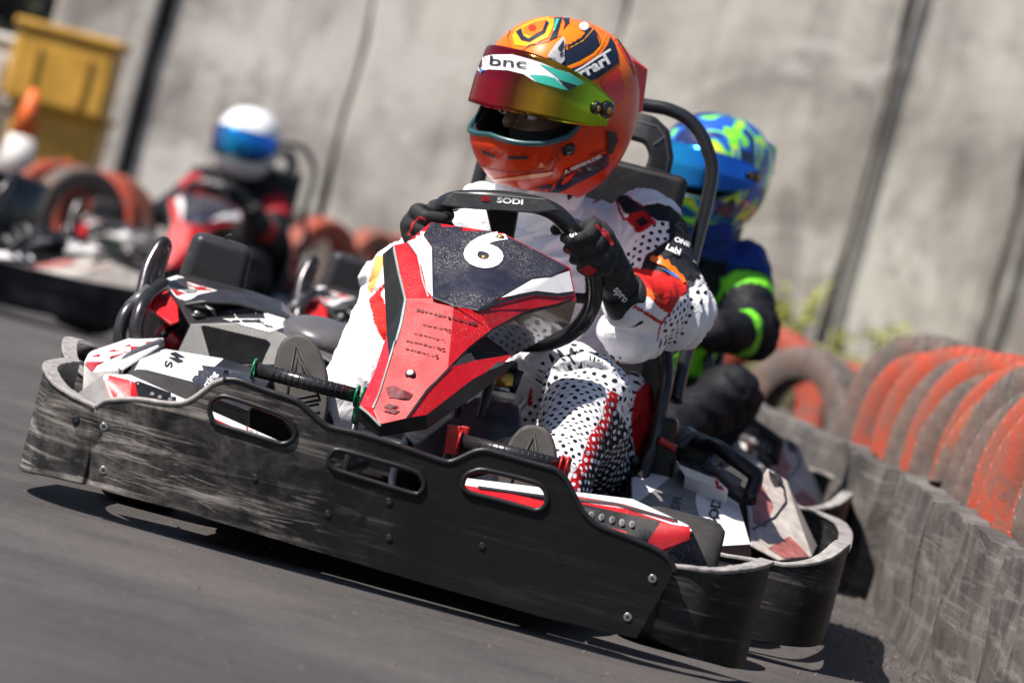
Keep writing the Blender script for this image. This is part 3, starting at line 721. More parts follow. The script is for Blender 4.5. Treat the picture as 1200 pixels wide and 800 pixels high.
# floor tray and frame tubes
bm = bmesh.new(); box(bm, (0.0, .55, .052), (.60, .90, .006)); mod_bevel(link('floor_tray', mesh_of(bm), 'dark_steel', kart), .001, 1)
for s in (-1, 1):
    tube_obj('frame_rail', [(s * .20, .06, .07), (s * .30, .30, .065), (s * .31, .8, .065), (s * .27, 1.2, .065), (s * .27, 1.66, .07)], .016, 'black_plastic', kart)
    tube_obj('bumper_stay', [(s * .20, .02, .12), (s * .20, .10, .12), (s * .24, .22, .075)], .010, 'black_plastic', kart)
    tube_obj('side_rail', [(s * .31, .62, .08), (s * .50, .66, .10), (s * .60, .80, .10), (s * .60, 1.35, .10), (s * .31, 1.42, .08)], .011, 'black_plastic', kart)
tube_obj('rear_axle', [(-.56, 1.46, .125), (.56, 1.46, .125)], .018, 'dark_steel', kart, smooth=False)
tube_obj('front_axle', [(-.40, .40, .10), (.40, .40, .10)], .014, 'black_plastic', kart, smooth=False)
def wheel(x, y, r, w, parent, yaw=0):
    M = T((x, y, r)) @ Matrix.Rotation(R(yaw), 4, 'Z') @ Matrix.Rotation(R(90), 4, 'Y')
    ri = r * .5
    e = link('wheel', mesh_of((lambda b: (lathe(b, [(.012, -w * .3), (ri - .006, -w * .42), (ri, -w * .45), (ri, w * .45), (ri - .006, w * .42), (.012, w * .3)], 40, M), b)[1])(bmesh.new())), 'dark_steel', parent)
    b = bmesh.new(); lathe(b, [(ri, -w * .42), (ri + .012, -w * .5), (r * .88, -w * .5), (r * .97, -w * .42), (r, -w * .3), (r, w * .3), (r * .97, w * .42), (r * .88, w * .5), (ri + .012, w * .5), (ri, w * .42)], 56, M)
    link('tyre', mesh_of(b), 'tyre_rubber', e, True)
wheel(-.425, .40, .105, .13, kart, 4); wheel(.42, .40, .105, .13, kart, 4)
wheel(-.44, 1.46, .132, .17, kart); wheel(.44, 1.46, .132, .17, kart)

# front fairing wings behind the plate (white / red stripe, dark recess with holes, red end, dark cap)
def wing(pts, side):
    V = {k: v for k, v in pts.items()}
    o = facets('front_fairing', V, [('a', 'b', 'c', 'd'), ('d', 'c', 'e', 'f'), ('f', 'e', 'g', 'h'), ('b', 'i', 'j', 'c'), ('c', 'j', 'k', 'e'), ('e', 'k', 'l', 'g'), ('i', 'm', 'j'), ('j', 'm', 'k'), ('k', 'm', 'l')], ['white_sticker', 'red_side', 'black_plastic', 'navy_sticker', 'dust_grey'], kart, .005, .002,
               mi=[0, 1, 2, 0, 1, 1 if side > 0 else 4, 3 if side > 0 else 4, 3 if side > 0 else 4, 3 if side > 0 else 4])
    return o
wr = wing({'a': (520, 556, .20), 'b': (742, 584, .14), 'c': (736, 596, .12), 'd': (530, 566, .17), 'e': (722, 634, .09), 'f': (540, 592, .08), 'g': (735, 680, .08), 'h': (540, 640, .08),
           'i': (806, 614, .12), 'j': (812, 622, .11), 'k': (778, 650, .10), 'l': (800, 690, .12), 'm': (833, 668, .13)}, 1)
wl = wing({'a': (352, 527, .14), 'b': (152, 438, .12), 'c': (154, 446, .10), 'd': (345, 532, .11), 'e': (152, 478, .06), 'f': (340, 560, .06), 'g': (150, 540, .06), 'h': (340, 600, .06),
           'i': (122, 438, .11), 'j': (121, 444, .10), 'k': (132, 480, .07), 'l': (130, 540, .07), 'm': (88, 462, .10)}, -1)
tw = bvh([wr]); dz = decal
decal('recess', poly_bm([Z([(125, 165), (445, 235), (400, 312), (300, 280), (200, 245), (150, 205)], 640, 540, 3.333)]), tw, 'black_plastic', wr)
decal('red_flash', poly_bm([Z([(200, 250), (312, 275), (318, 284), (235, 268)], 640, 540, 3.333), (Z([(395, 318), (445, 240), (560, 258), (592, 292), (445, 350)], 640, 540, 3.333))]), tw, 'red_side', wr, off=.002)
for x, y in ((176, 213), (216, 222), (257, 232), (296, 242), (335, 247)):
    decal('vent_hole', poly_bm([[(640 + x / 3.333 + 3.4 * math.cos(a), 540 + y / 3.333 + 4.2 * math.sin(a)) for a in [k * .5236 for k in range(12)]]]), tw, 'dust_grey', wr, off=.003)
    decal('vent_core', poly_bm([[(640.8 + x / 3.333 + 2.4 * math.cos(a), 540.8 + y / 3.333 + 3.2 * math.sin(a)) for a in [k * .5236 for k in range(12)]]]), tw, 'black_print', wr, off=.004)
decal('stripe', poly_bm(line_poly([(560, 571), (640, 582), (720, 590), (800, 612)], 2.5)), tw, 'black_print', wr, off=.003)
decal('red_stripe', poly_bm(line_poly([(552, 577), (600, 583), (640, 592)], 7)), tw, 'red_panel', wr, off=.0025); decal('red_stripe', poly_bm(line_poly([(676, 583), (730, 592), (790, 610)], 3)), tw, 'red_panel', wr, off=.0025)
tw = bvh([wl])
decal('recess', poly_bm([Z([(690, 335), (715, 335), (1000, 438), (900, 450), (830, 450), (710, 432)], 20, 380, 5)]), tw, 'black_plastic', wl)
decal('red_flash', poly_bm([Z([(505, 292), (660, 328), (668, 432), (570, 434)], 20, 380, 5)]), tw, 'red_side', wl, off=.0016)
decal('red_stripe', poly_bm([[(176, 440), (230, 458), (222, 463), (178, 447)], [(258, 468), (300, 487), (322, 508), (300, 500), (256, 478)], [(288, 497), (320, 508), (324, 514), (288, 503)]]), tw, 'red_panel', wl, off=.002)
decal('stripe', poly_bm(line_poly([(255, 482), (288, 494), (286, 500)], 6)), tw, 'black_print', wl, off=.003)
for x, y in ((790, 410), (835, 428), (895, 442)):
    decal('vent_hole', poly_bm([[(20 + x / 5 + 2.6 * math.cos(a), 380 + y / 5 + 2.2 * math.sin(a)) for a in [k * .5236 for k in range(12)]]]), tw, 'dust_grey', wl, off=.003)

# side pods
def pod(name, V, faces, mats, mi): return facets(name, V, faces, mats, kart, .005, .003, mi=mi)
pr = pod('side_pod', {'a': (740, 560, 1.02), 'b': (792, 540, 1.22), 'c': (866, 590, 1.20), 'd': (880, 637, .86), 'e': (827, 640, .72), 'f': (742, 606, .74), 'g': (884, 700, .80), 'h': (827, 700, .68), 'i': (742, 690, .70), 'j': (735, 520, 1.30), 'k': (790, 515, 1.36)},
         [('a', 'b', 'c', 'd', 'e', 'f'), ('d', 'g', 'h', 'e'), ('e', 'h', 'i', 'f'), ('a', 'j', 'k', 'b')], ['white_sticker', 'black_plastic', 'dust_grey'], [0, 1, 1, 1])
tp = bvh([pr])
decal('grey_patch', poly_bm([Z([(20, 290), (150, 190), (205, 235), (200, 290), (215, 345), (150, 330), (60, 330)], 740, 480, 2.667)]), tp, 'dust_grey', pr)
decal('logo', poly_bm(logo_s(833, 620, 8.5, 8, 1.1)), tp, 'black_print', pr, off=.002, step=5)
decal('lettering', text_px('SODI', 838, 598, 11, -78, 1.0, bold=.03), tp, 'black_print', pr, off=.002, step=5)
decal('lettering', text_px('RACING', 818, 572, 5, 14, 1.1, bold=.02), tp, 'black_print', pr, off=.002, step=5)
decal('lettering', text_px('SR', 793, 590, 10, -75, 1.2, bold=.03), tp, 'black_print', pr, off=.002, step=5)
pb = facets('pod_box', {'a': (794, 543, 1.06), 'b': (842, 562, 1.02), 'c': (852, 574, 1.02), 'd': (802, 557, 1.04), 'e': (800, 535, 1.2), 'f': (850, 556, 1.2), 'g': (850, 590, 1.04), 'h': (800, 575, 1.06)}, [('a', 'b', 'c', 'd'), ('a', 'e', 'f', 'b'), ('d', 'c', 'g', 'h')], ['white_sticker', 'dark_steel', 'white_sticker'], kart, .006, .003, mi=[0, 1, 2])
decal('red_end', poly_bm([[(836, 557), (848, 564), (851, 575), (840, 572)]]), bvh([pb]), 'red_side', pb)
# rear wheel covers: rubbed pink-grey clear panels
rw = facets('wheel_cover', {'a': (876, 588, 1.24), 'b': (900, 548, 1.44), 'c': (922, 562, 1.46), 'd': (934, 600, 1.34), 'e': (952, 652, 1.20), 'f': (914, 656, 1.06), 'g': (880, 638, 1.04), 'h': (925, 570, 1.6), 'i': (958, 640, 1.5)},
            [('a', 'b', 'c', 'd'), ('a', 'd', 'e', 'f', 'g'), ('c', 'h', 'i', 'e', 'd')], ['dust_cover'] if False else ['pale_grey_plastic'], kart, .005, .004)
tr = bvh([rw])
decal('red_scuff', poly_bm([[(880, 590), (893, 568), (908, 600), (896, 628), (884, 622)], [(905, 640), (930, 632), (945, 650), (918, 654)]]), tr, 'red_dust', rw) if 'red_dust' in MATS else None
plain('red_dust', (0.34, 0.10, 0.09), 0.5, var=0.5, scale=40, dirt=(0.3, 0.26, 0.23), dirt_amt=0.8)
plain('cream_dust', (0.42, 0.38, 0.35), 0.5, var=0.3, scale=40, dirt=(0.35, 0.12, 0.1), dirt_amt=0.6)
rw.data.materials[0] = MATS['cream_dust']
decal('red_scuff', poly_bm([[(881, 588), (893, 568), (906, 592), (898, 618), (884, 612)], [(900, 642), (925, 628), (938, 640), (948, 652), (918, 654)]]), tr, 'red_dust', rw)
decal('panel_line', poly_bm(line_poly([(901, 552), (918, 570), (921, 588), (908, 606), (882, 620)], 2.6)), tr, 'black_plastic', rw, off=.002)
# machinery behind the seat on its left side
tube_obj('engine_guard', [K(786, 498, 1.32), K(800, 510, 1.25), K(822, 520, 1.18), K(838, 522, 1.15), K(858, 536, 1.12), K(880, 552, 1.12), K(886, 560, 1.12), K(878, 586, 1.08)], .013, 'black_plastic', kart)
tube_obj('engine_guard', [K(796, 523, 1.2), K(812, 512, 1.2), K(832, 520, 1.2), K(838, 536, 1.2), K(830, 548, 1.16), K(846, 556, 1.1), K(866, 568, 1.1)], .011, 'pale_grey_plastic', kart)
tube_obj('engine_guard', [K(842, 545, 1.22), K(862, 540, 1.26), K(882, 556, 1.2), K(874, 578, 1.12), K(856, 566, 1.1)], .009, 'pale_grey_plastic', kart)
rbox('carburettor', T(K(812, 528, 1.3)) @ Matrix.Rotation(.4, 4, 'Y'), (.08, .12, .06), 'black_plastic', kart, .012)
rbox('seat_stay', T(K(776, 545, 1.12)) @ Matrix.Rotation(R(-24 + 14), 4, 'Y'), (.045, .06, .17), 'black_plastic', kart, .01)
rbox('stay_cap', T(K(783, 520, 1.09)) @ Matrix.Rotation(R(14), 4, 'Y'), (.034, .03, .012), 'red_anodised', kart, .003)

# pod on the engine side
pl = pod('side_pod', {'a': (140, 448, .62), 'b': (162, 421, .70), 'c': (190, 408, .84), 'd': (262, 420, .84), 'e': (322, 438, .80), 'f': (292, 480, .52), 'g': (222, 455, .52), 'h': (140, 520, .6), 'i': (292, 540, .5)},
         [('a', 'b', 'c', 'd', 'g'), ('d', 'e', 'f', 'g'), ('a', 'g', 'f', 'i', 'h')], ['white_sticker', 'black_plastic'], [0, 1, 1])
tp = bvh([pl])
decal('logo', poly_bm(logo_s(207, 419, 9, 30, 1.1)), tp, 'black_print', pl, off=.002, step=5)
decal('lettering', text_px('SODI', 199, 428, 8, 118, 1.0, bold=.03), tp, 'black_print', pl, off=.002, step=5) if False else decal('lettering', text_px('S', 197, 427, 9, 100, 1.3, bold=.03), tp, 'black_print', pl, off=.002, step=5)
decal('lettering_patch', poly_bm([[(220, 452), (236, 428), (268, 432), (300, 440), (285, 462), (250, 460)]]), tp, 'navy_sticker', pl)
decal('lettering', text_px('karting', 243, 449, 7, -52, 1.1, bold=.02), tp, 'white_sticker', pl, off=.0025, step=5)
sh = facets('pod_shoulder', {'a': (98, 424, .60), 'b': (104, 412, .78), 'c': (150, 396, .96), 'd': (192, 396, 1.0), 'e': (186, 404, .80), 'f': (140, 434, .58), 'g': (108, 436, .50), 'h': (96, 460, .5), 'i': (140, 470, .5)},
       [('a', 'b', 'c', 'd', 'e', 'f', 'g'), ('a', 'g', 'f', 'i', 'h')], ['white_sticker', 'dust_grey'], kart, .005, .003, mi=[0, 1])
decal('red_wave', poly_bm([Z([(395, 230), (430, 190), (560, 150), (690, 108), (800, 100), (640, 165), (500, 200), (470, 240), (440, 280)], 20, 380, 5)]), bvh([sh]), 'red_panel', sh)
tube_obj('pod_edge', [K(136, 438, .58), K(152, 418, .70), K(188, 402, .84)], .008, 'pale_grey_plastic', kart)

# engine housing with cooling duct, tank and protection tubes
eh = facets('engine_cover', {'a': (208, 352, 1.02), 'b': (222, 380, .98), 'c': (206, 414, .96), 'd': (250, 430, .92), 'e': (330, 428, .90), 'f': (352, 402, .92), 'g': (332, 390, .94), 'h': (300, 378, .96), 'i': (190, 330, 1.10), 'j': (225, 322, 1.3), 'k': (300, 342, 1.3), 'l': (330, 352, 1.2), 'm': (350, 374, 1.08), 'n': (392, 376, 1.1), 'o': (424, 392, 1.1), 'p': (400, 430, .9), 'q': (196, 352, 1.04)},
            [('a', 'b', 'h', 'g', 'l', 'k'), ('b', 'c', 'd', 'e', 'f', 'g', 'h'), ('a', 'k', 'j', 'i'), ('g', 'f', 'm', 'l'), ('m', 'f', 'p', 'o', 'n')], ['grey_plastic', 'pale_grey_plastic'], kart, .008, .006, mi=[0, 0, 0, 1, 1])
te = bvh([eh])
decal('duct_mouth', poly_bm([Z([(578, 612), (600, 606), (960, 690), (985, 710), (960, 760), (930, 830), (640, 830)], 120, 260, 5)]), te, 'void_black', eh, off=.002)
decal('white_top', poly_bm([Z([(600, 488), (700, 478), (930, 492), (1100, 540), (1190, 572), (1060, 620), (980, 645), (840, 610), (660, 555)], 120, 260, 5)]), te, 'white_sticker', eh)
decal('red_line', poly_bm([Z([(550, 478), (620, 466), (780, 470), (930, 490), (920, 498), (700, 480), (600, 486)], 120, 260, 5)]), te, 'red_panel', eh, off=.002)
for cx, cy in ((585, 508), (950, 600)):
    c = K(120 + cx / 5, 260 + cy / 5, 1.02); h = te.find_nearest(c)
    bm = bmesh.new(); n = h[1] if h[1].z > 0 else -h[1]; cyl(bm, h[0] - n * .002, h[0] + n * .005, .018, .015, 24); f = link('fastener', mesh_of(bm), 'black_plastic', eh, True)
    bm = bmesh.new(); sph(bm, h[0] + n * .005, .007, 12, (1, 1, .6)); link('bolt', mesh_of(bm), 'steel', eh, True)
hump = facets('cover_ridge', {'a': (214, 356, 1.02), 'b': (232, 344, 1.06), 'c': (262, 338, 1.12), 'd': (300, 346, 1.14), 'e': (330, 362, 1.12), 'f': (346, 374, 1.06), 'g': (320, 366, 1.05), 'h': (280, 354, 1.04), 'i': (240, 352, 1.02)}, [('a', 'b', 'i'), ('b', 'c', 'h', 'i'), ('c', 'd', 'g', 'h'), ('d', 'e', 'f', 'g')], 'grey_plastic', eh, .008, .004)
# bulbous right end of the housing, beside the driver's foot
bm = bmesh.new(); sph(bm, (0, 0, 0), 1, 24, (.088, .13, .042)); me = mesh_of(bm); o = link('air_box', me, 'pale_grey_plastic', kart, True); o.location = K(384, 402, 1.06); o.rotation_euler = (0, R(6), 0)
re = facets('engine_side', {'a': (172, 358, 1.0), 'b': (188, 332, 1.1), 'c': (208, 352, 1.03), 'd': (210, 376, 1.0), 'e': (200, 380, 1.0), 'f': (196, 327, 1.12)}, [('a', 'b', 'c', 'd', 'e')], 'red_panel', kart, .006, .003)
rt = facets('engine_top', {'a': (188, 328, 1.12), 'b': (206, 322, 1.25), 'c': (276, 340, 1.35), 'd': (262, 341, 1.1), 'e': (236, 346, 1.08), 'f': (216, 352, 1.04), 'g': (206, 346, 1.04)}, [('a', 'b', 'c', 'd', 'e', 'f', 'g')], 'white_sticker', kart, .005, .003)
decal('red_mark', poly_bm([[(207, 325), (268, 338), (250, 341), (232, 340)], [(200, 338), (218, 344), (214, 350), (206, 346)]]), bvh([rt]), 'red_panel', rt)
decal('grey_mark', poly_bm([[(212, 327), (238, 332), (230, 343), (220, 344)]]), bvh([rt]), 'dust_grey', rt)
rbox('engine_block', T(K(250, 395, 1.2)), (.26, .2, .14), 'dark_steel', kart, .02)
tk = rbox('fuel_tank', T(K(254, 310, 1.36)) @ Matrix.Rotation(R(2), 4, 'Y') @ Matrix.Rotation(R(14), 4, 'Z'), (.122, .11, .098), 'black_plastic', kart, .018, 4, (.90, .92)); tk.data.materials[0] = MATS['grey_plastic']
c = K(262, 283, 1.36); bm = bmesh.new(); cyl(bm, c + Vector((0, 0, -.02)), c, .026, .026, 24)
for k in range(8): cyl(bm, c + Vector((.022 * math.cos(k * .785), .022 * math.sin(k * .785), -.014)), c + Vector((.022 * math.cos(k * .785), .022 * math.sin(k * .785), .003)), .008, .006, 10)
cap = link('tank_cap', mesh_of(bm), 'tube_black', tk, True)
tube_obj('vent_pipe', [c, c + Vector((.004, 0, .01)), c + Vector((.012, 0, .016))], .003, 'black_plastic', cap, 6)
# two thick protection tubes rising beside the engine
tube_obj('guard_tube', [K(140, 404, .98), K(141, 385, .98), K(148, 366, .99), K(164, 348, 1.02), K(172, 318, 1.06), K(180, 300, 1.08), K(190, 285, 1.10), K(194, 288, 1.12), K(190, 304, 1.14), K(184, 322, 1.15)], .0115, 'dark_steel', kart, 16)
tube_obj('guard_tube', [K(160, 402, .96), K(160, 380, .96), K(167, 358, .98), K(176, 344, 1.02), K(192, 332, 1.06)], .0125, 'dark_steel', kart, 16)
tube_obj('guard_link', [K(152, 362, 1.0), K(176, 340, 1.03)], .014, 'pale_grey_plastic', kart, smooth=False)
tube_obj('hose', [K(182, 400, 1.0), K(196, 388, 1.02), K(206, 380, 1.06)], .006, 'black_plastic', kart)
rbox('red_clamp', T(K(200, 396, 1.05)) @ Matrix.Rotation(.5, 4, 'Y'), (.05, .06, .03), 'red_side', kart, .008)

# pedals: big foot tubes with coloured end clamps
def pedal(a, b, col, parent, arm):
    bm = bmesh.new(); a = Vector(a); b = Vector(b); cyl(bm, a, b, .0118, .0118, 24); d = (b - a).normalized()
    o = link('pedal', mesh_of(bm), 'dark_steel', parent, True)
    bm = bmesh.new()
    for k in range(3, 15): q = a.lerp(b, k / 16); cyl(bm, q - d * .001, q + d * .001, .0124, .0124, 24)
    link('grip_ring', mesh_of(bm), 'black_plastic', o)['kind'] = 'stuff'
    for k in (-.004, .0): pass
    for p, s in ((a, -1), (b, 1)):
        for e in (0, 1) if s == 1 else (0,):
            bm = bmesh.new(); q = p + d * (s * .003 + e * .010); lathe(bm, [(.010, -.0018), (.017, -.0018), (.018, 0), (.017, .0018), (.010, .0018)], 28, T(q) @ d.to_track_quat('Z', 'Y').to_matrix().to_4x4()); link('end_clamp', mesh_of(bm), col, o, True)
    p = b + d * .008
    tube_obj('pedal_arm', [p + Vector((.002, .004, -.034)), Vector((p.x + .008, p.y + .03, .06))], .006, 'dark_steel', o, 10, smooth=False)
    if arm: tube_obj('arm_clamp', [p, p + Vector((.002, .004, -.04))], .0065, col, o, 10, smooth=False)
    return o
pedal(K(300, 433, .33), K(416, 463, .33), 'green_anodised', kart, True)
pd2 = pedal(K(541, 517, .33), K(655, 545, .33), 'red_anodised', kart, False)
rbox('clamp_block', T(K(531, 515, .34)) @ Matrix.Rotation(R(-6), 4, 'Y'), (.022, .02, .046), 'red_anodised', kart, .003)
rbox('clamp_block', T(K(543, 510, .345)), (.014, .016, .03), 'red_anodised', kart, .003)
rbox('clamp_block', T(K(662, 550, .335)), (.014, .016, .04), 'red_anodised', kart, .003)

# central tank between the legs, filter can
ct = facets('centre_tank', {'a': (470, 530, .40), 'b': (520, 492, .44), 'c': (556, 462, .52), 'd': (612, 476, .52), 'e': (614, 500, .46), 'f': (606, 545, .40), 'g': (540, 560, .38), 'h': (572, 452, .66), 'i': (620, 466, .66), 'j': (572, 520, .385), 'k': (574, 470, .50)},
            [('a', 'b', 'j', 'g'), ('b', 'c', 'k', 'j'), ('k', 'd', 'e', 'j'), ('j', 'e', 'f', 'g'), ('c', 'h', 'i', 'd', 'k')], 'grey_plastic', kart, .02, .012)
bm = bmesh.new(); q = K(594, 444, .60); cyl(bm, q + Vector((-.028, 0, -.006)), q + Vector((.012, 0, .0)), .0165, .0165, 28); fc = link('filter_can', mesh_of(bm), 'brass', kart, True)
bm = bmesh.new(); cyl(bm, q + Vector((.010, -.004, -.018)), q + Vector((.016, -.004, .02)), .010, .010, 18); sph(bm, q + Vector((.004, -.004, .022)), .010, 14); link('fitting', mesh_of(bm), 'black_plastic', fc, True)
bm = bmesh.new(); cyl(bm, q + Vector((-.03, -.008, -.02)), q + Vector((.01, -.012, -.016)), .005, .004, 12); link('cap_nut', mesh_of(bm), 'steel', fc, True)

# number panel (nose fairing)
NV = {'A': (505, 260, .60), 'B': (590, 273, .63), 'C': (668, 313, .64), 'D': (676, 352, .62), 'N': (560, 363, .40), 'n1': (532, 358, .40), 'L': (507, 349, .42), 'l1': (499, 333, .45), 'A2': (476, 284, .56), 'A1': (461, 287, .555),
      'E': (623, 362, .52), 'F': (576, 386, .41), 'G': (548, 408, .375), 'H': (525, 431, .345), 'I': (495, 463, .285), 'J': (476, 490, .245), 'Kk': (445, 497, .225), 'M': (421, 475, .26), 'O': (437, 477, .245), 'P': (456, 420, .34), 'Q': (466, 398, .38), 'S': (475, 350, .45),
      'a1': (448, 298, .62), 'a2': (450, 330, .58), 'a3': (453, 392, .44), 'a4': (440, 432, .35), 'c1': (600, 415, .44), 'c2': (592, 424, .44), 'c3': (552, 446, .36), 'c4': (500, 486, .27),
      'b1': (444, 512, .24), 'b2': (418, 492, .28), 'b3': (500, 503, .29), 'b4': (560, 462, .38), 'b5': (606, 424, .47), 'd1': (668, 380, .66), 'd2': (600, 418, .56), 'h1': (558, 422, .385)}
NF = [('A', 'B', 'C', 'N', 'n1', 'L', 'l1', 'A2'), ('C', 'D', 'E', 'F', 'N'), ('N', 'F', 'G', 'H', 'n1'), ('A2', 'l1', 'L', 'S', 'A1'), ('L', 'n1', 'H', 'I', 'J', 'Kk', 'O', 'P', 'Q', 'S'),
      ('A1', 'S', 'a3', 'a2', 'a1'), ('S', 'Q', 'P', 'a3'), ('P', 'O', 'M', 'a4', 'a3'), ('O', 'Kk', 'M'), ('H', 'h1', 'c1', 'c2', 'c3', 'c4', 'J', 'I'), ('M', 'Kk', 'b1', 'b2'), ('Kk', 'J', 'c4', 'b3', 'b1'), ('c4', 'c3', 'c2', 'b5', 'b4', 'b3'),
      ('F', 'E', 'D', 'd1', 'd2', 'G'), ('G', 'd2', 'c1', 'h1', 'H')]
plain('red_dusty', (0.58, 0.012, 0.02), 0.34, coat=0.2, var=0.12, bmp=0.05, dirt=(0.62, 0.22, 0.22), dirt_amt=0.75)
plain('smoked_panel', (0.045, 0.014, 0.008), 0.12, coat=0.8, var=0.7, scale=12, bmp=0, dirt=(0.12, 0.10, 0.02))
nose = facets('number_panel', NV, NF, ['red_panel', 'black_plastic', 'red_dusty', 'grey_plastic', 'smoked_panel'], kart, .004, .0035,
              mi=[0, 0, 0, 0, 0, 1, 1, 2, 0, 0, 3, 3, 3, 4, 3])
tn = bvh([nose])
c1 = lambda p: Z(p, 420, 220, 4.286)
decal('number_field', poly_bm([c1([(362, 176), (520, 190), (640, 215), (740, 240), (900, 320), (1048, 397), (960, 440), (868, 455), (790, 500), (700, 552), (600, 612), (480, 592), (376, 550), (372, 300), (328, 242)])]), tn, 'navy_sticker', nose, step=5)
for wp_ in ([c1([(350, 178), (326, 242), (368, 302), (372, 548), (345, 515), (318, 400), (290, 330), (246, 272), (300, 215)]), c1([(1058, 418), (1078, 520), (1000, 530), (890, 518), (800, 535), (706, 556), (790, 505), (875, 462), (965, 448)])]): decal('white_edge', poly_bm([wp_]), tn, 'white_sticker', nose, step=5, off=.0016)
decal('black_trim', poly_bm(line_poly(c1([(372, 300), (376, 552), (480, 594), (600, 614), (705, 554), (870, 458), (965, 444), (1050, 400)]), 2.0) + line_poly(c1([(600, 616), (720, 570), (880, 532), (1000, 542), (1080, 530)]), 4.0)), tn, 'black_print', nose, step=5, off=.0022)
decal('pale_trim', poly_bm(line_poly(c1([(175, 285), (205, 430), (237, 560), (215, 680), (190, 771)]), 2.2) + line_poly([(437, 478), (444, 462), (452, 436), (463, 400)], 1.6) + line_poly(c1([(246, 272), (296, 340), (325, 470), (352, 548)]), 1.6) + line_poly([(422, 476), (432, 484), (446, 498)], 2.2)), tn, 'pale_line', nose, step=5, off=.0022)
decal('dark_edge', poly_bm(line_poly([(676, 349), (650, 358), (610, 368), (576, 387), (552, 406), (526, 432), (500, 458), (477, 490)], 2.4)), tn, 'black_print', nose, step=5, off=.002)
decal('number', text_px('6', 569, 294, 44, 16, 1.5, bold=.036, vshear=-.25), tn, 'white_sticker', nose, step=4, off=.003)
for k, (x, y, w) in enumerate(((522, 371, 66), (513, 384, 34), (505, 395, 38), (498, 404, 42), (494, 413, 36))):
    q = []
    random.seed(40 + k)
    x0 = x - w / 2
    while x0 < x + w / 2:
        l = random.uniform(2.5, 6); t0 = x0 - x; h = random.uniform(.8, 2.4) * (1.5 if k == 0 else 1)
        yy = y + t0 * .24; q.append([(x0, yy - h / 2), (x0 + l, yy - h / 2 + l * .24), (x0 + l - 1, yy + h / 2 + l * .2), (x0 - 1.2, yy + h / 2)]); x0 += l + random.uniform(.6, 2)
    decal('worn_lettering', poly_bm(q), tn, 'worn_print', nose, step=6, off=.0018)
decal('worn_patch', poly_bm([[(452, 455), (462, 452), (484, 462), (480, 468), (456, 466)]]), tn, 'worn_print', nose, off=.0018)
decal('logo', poly_bm(logo_s(459, 479, 9, 14, 1.15)), tn, 'worn_print', nose, step=5, off=.002)
decal('arrow_mark', poly_bm([[(596, 424), (568, 436), (588, 421)]]), tn, 'pale_line', nose, step=5, off=.002)
def nose_screw(px, py, r, mt='lens'):
    d = F1.ray(px, py); h = tn.ray_cast(F1.o, d); n = -h[1] if h[1].dot(d) > 0 else h[1]
    bm = bmesh.new(); cyl(bm, h[0], h[0] + n * .003, r * 1.35, r * 1.2, 20); a = link('washer', mesh_of(bm), 'tube_black', nose, True)
    bm = bmesh.new(); cyl(bm, h[0] + n * .002, h[0] + n * .0048, r, r * .8, 20); link('screw', mesh_of(bm), mt, a, True)
nose_screw(481, 438, .0062); nose_screw(586, 279, .0055, 'brass'); nose_screw(567, 303, .005, 'brass')
decal('mark', poly_bm([[(520 + 6 * math.cos(a * .5), 345 + 5 * math.sin(a * .5)) for a in range(13)]]), tn, 'black_print', nose, off=.002)
tube_obj('panel_stay', [K(575, 400, .50), K(575, 440, .48), K(560, 500, .46)], .008, 'black_plastic', kart)
tube_obj('steering_column', [K(590, 330, .74), K(540, 470, .50), K(520, 560, .34)], .010, 'dark_steel', kart, smooth=False)

# steering wheel
WC = K(605, 325, .76)
rim = [K(508, 282, .715), K(514, 250, .70), K(532, 235, .69), K(585, 234, .686), K(637, 243, .69), K(664, 262, .70), K(688, 298, .73), K(696, 335, .76), K(690, 366, .785), K(668, 390, .81), K(630, 402, .83), K(580, 396, .84), K(530, 370, .82), K(506, 330, .77)]
sw = tube_obj('steering_wheel', rim, .0155, 'tube_black', kart, 18, True, 7)
rimP = smooth_path(rim, 10, True)
tp_ = facets('wheel_top', {'a': (531, 224, .664), 'b': (639, 232, .664), 'c': (657, 247, .668), 'd': (622, 249, .656), 'e': (545, 243, .656), 'f': (515, 241, .668)}, [('a', 'b', 'c', 'd', 'e', 'f')], 'grey_plastic', sw, .006, .003)
ttp = bvh([tp_])
decal('lettering', text_px('SODI', 598, 236, 6, 5, 1.6, bold=.03), ttp, 'white_sticker', tp_, step=5)
decal('logo', poly_bm(logo_s(569, 233, 5, 5, 1.3)), ttp, 'red_panel', tp_, step=5)
facets('spoke', {'a': (568, 243, .695), 'b': (608, 247, .695), 'c': (602, 280, .73), 'd': (600, 330, .76), 'e': (575, 330, .76), 'f': (577, 280, .73)}, [('a', 'b', 'c', 'f'), ('f', 'c', 'd', 'e')], 'black_plastic', sw, .012, .004)
tube_obj('side_spoke', [K(590, 330, .76), K(640, 345, .765), K(690, 350, .77)], .009, 'black_plastic', sw)
tube_obj('side_spoke', [K(590, 330, .76), K(550, 320, .755), K(505, 305, .74)], .009, 'black_plastic', sw)
rbox('hub', T(K(590, 330, .765)) @ Matrix.Rotation(R(-55), 4, 'X'), (.07, .07, .03), 'black_plastic', sw, .01)

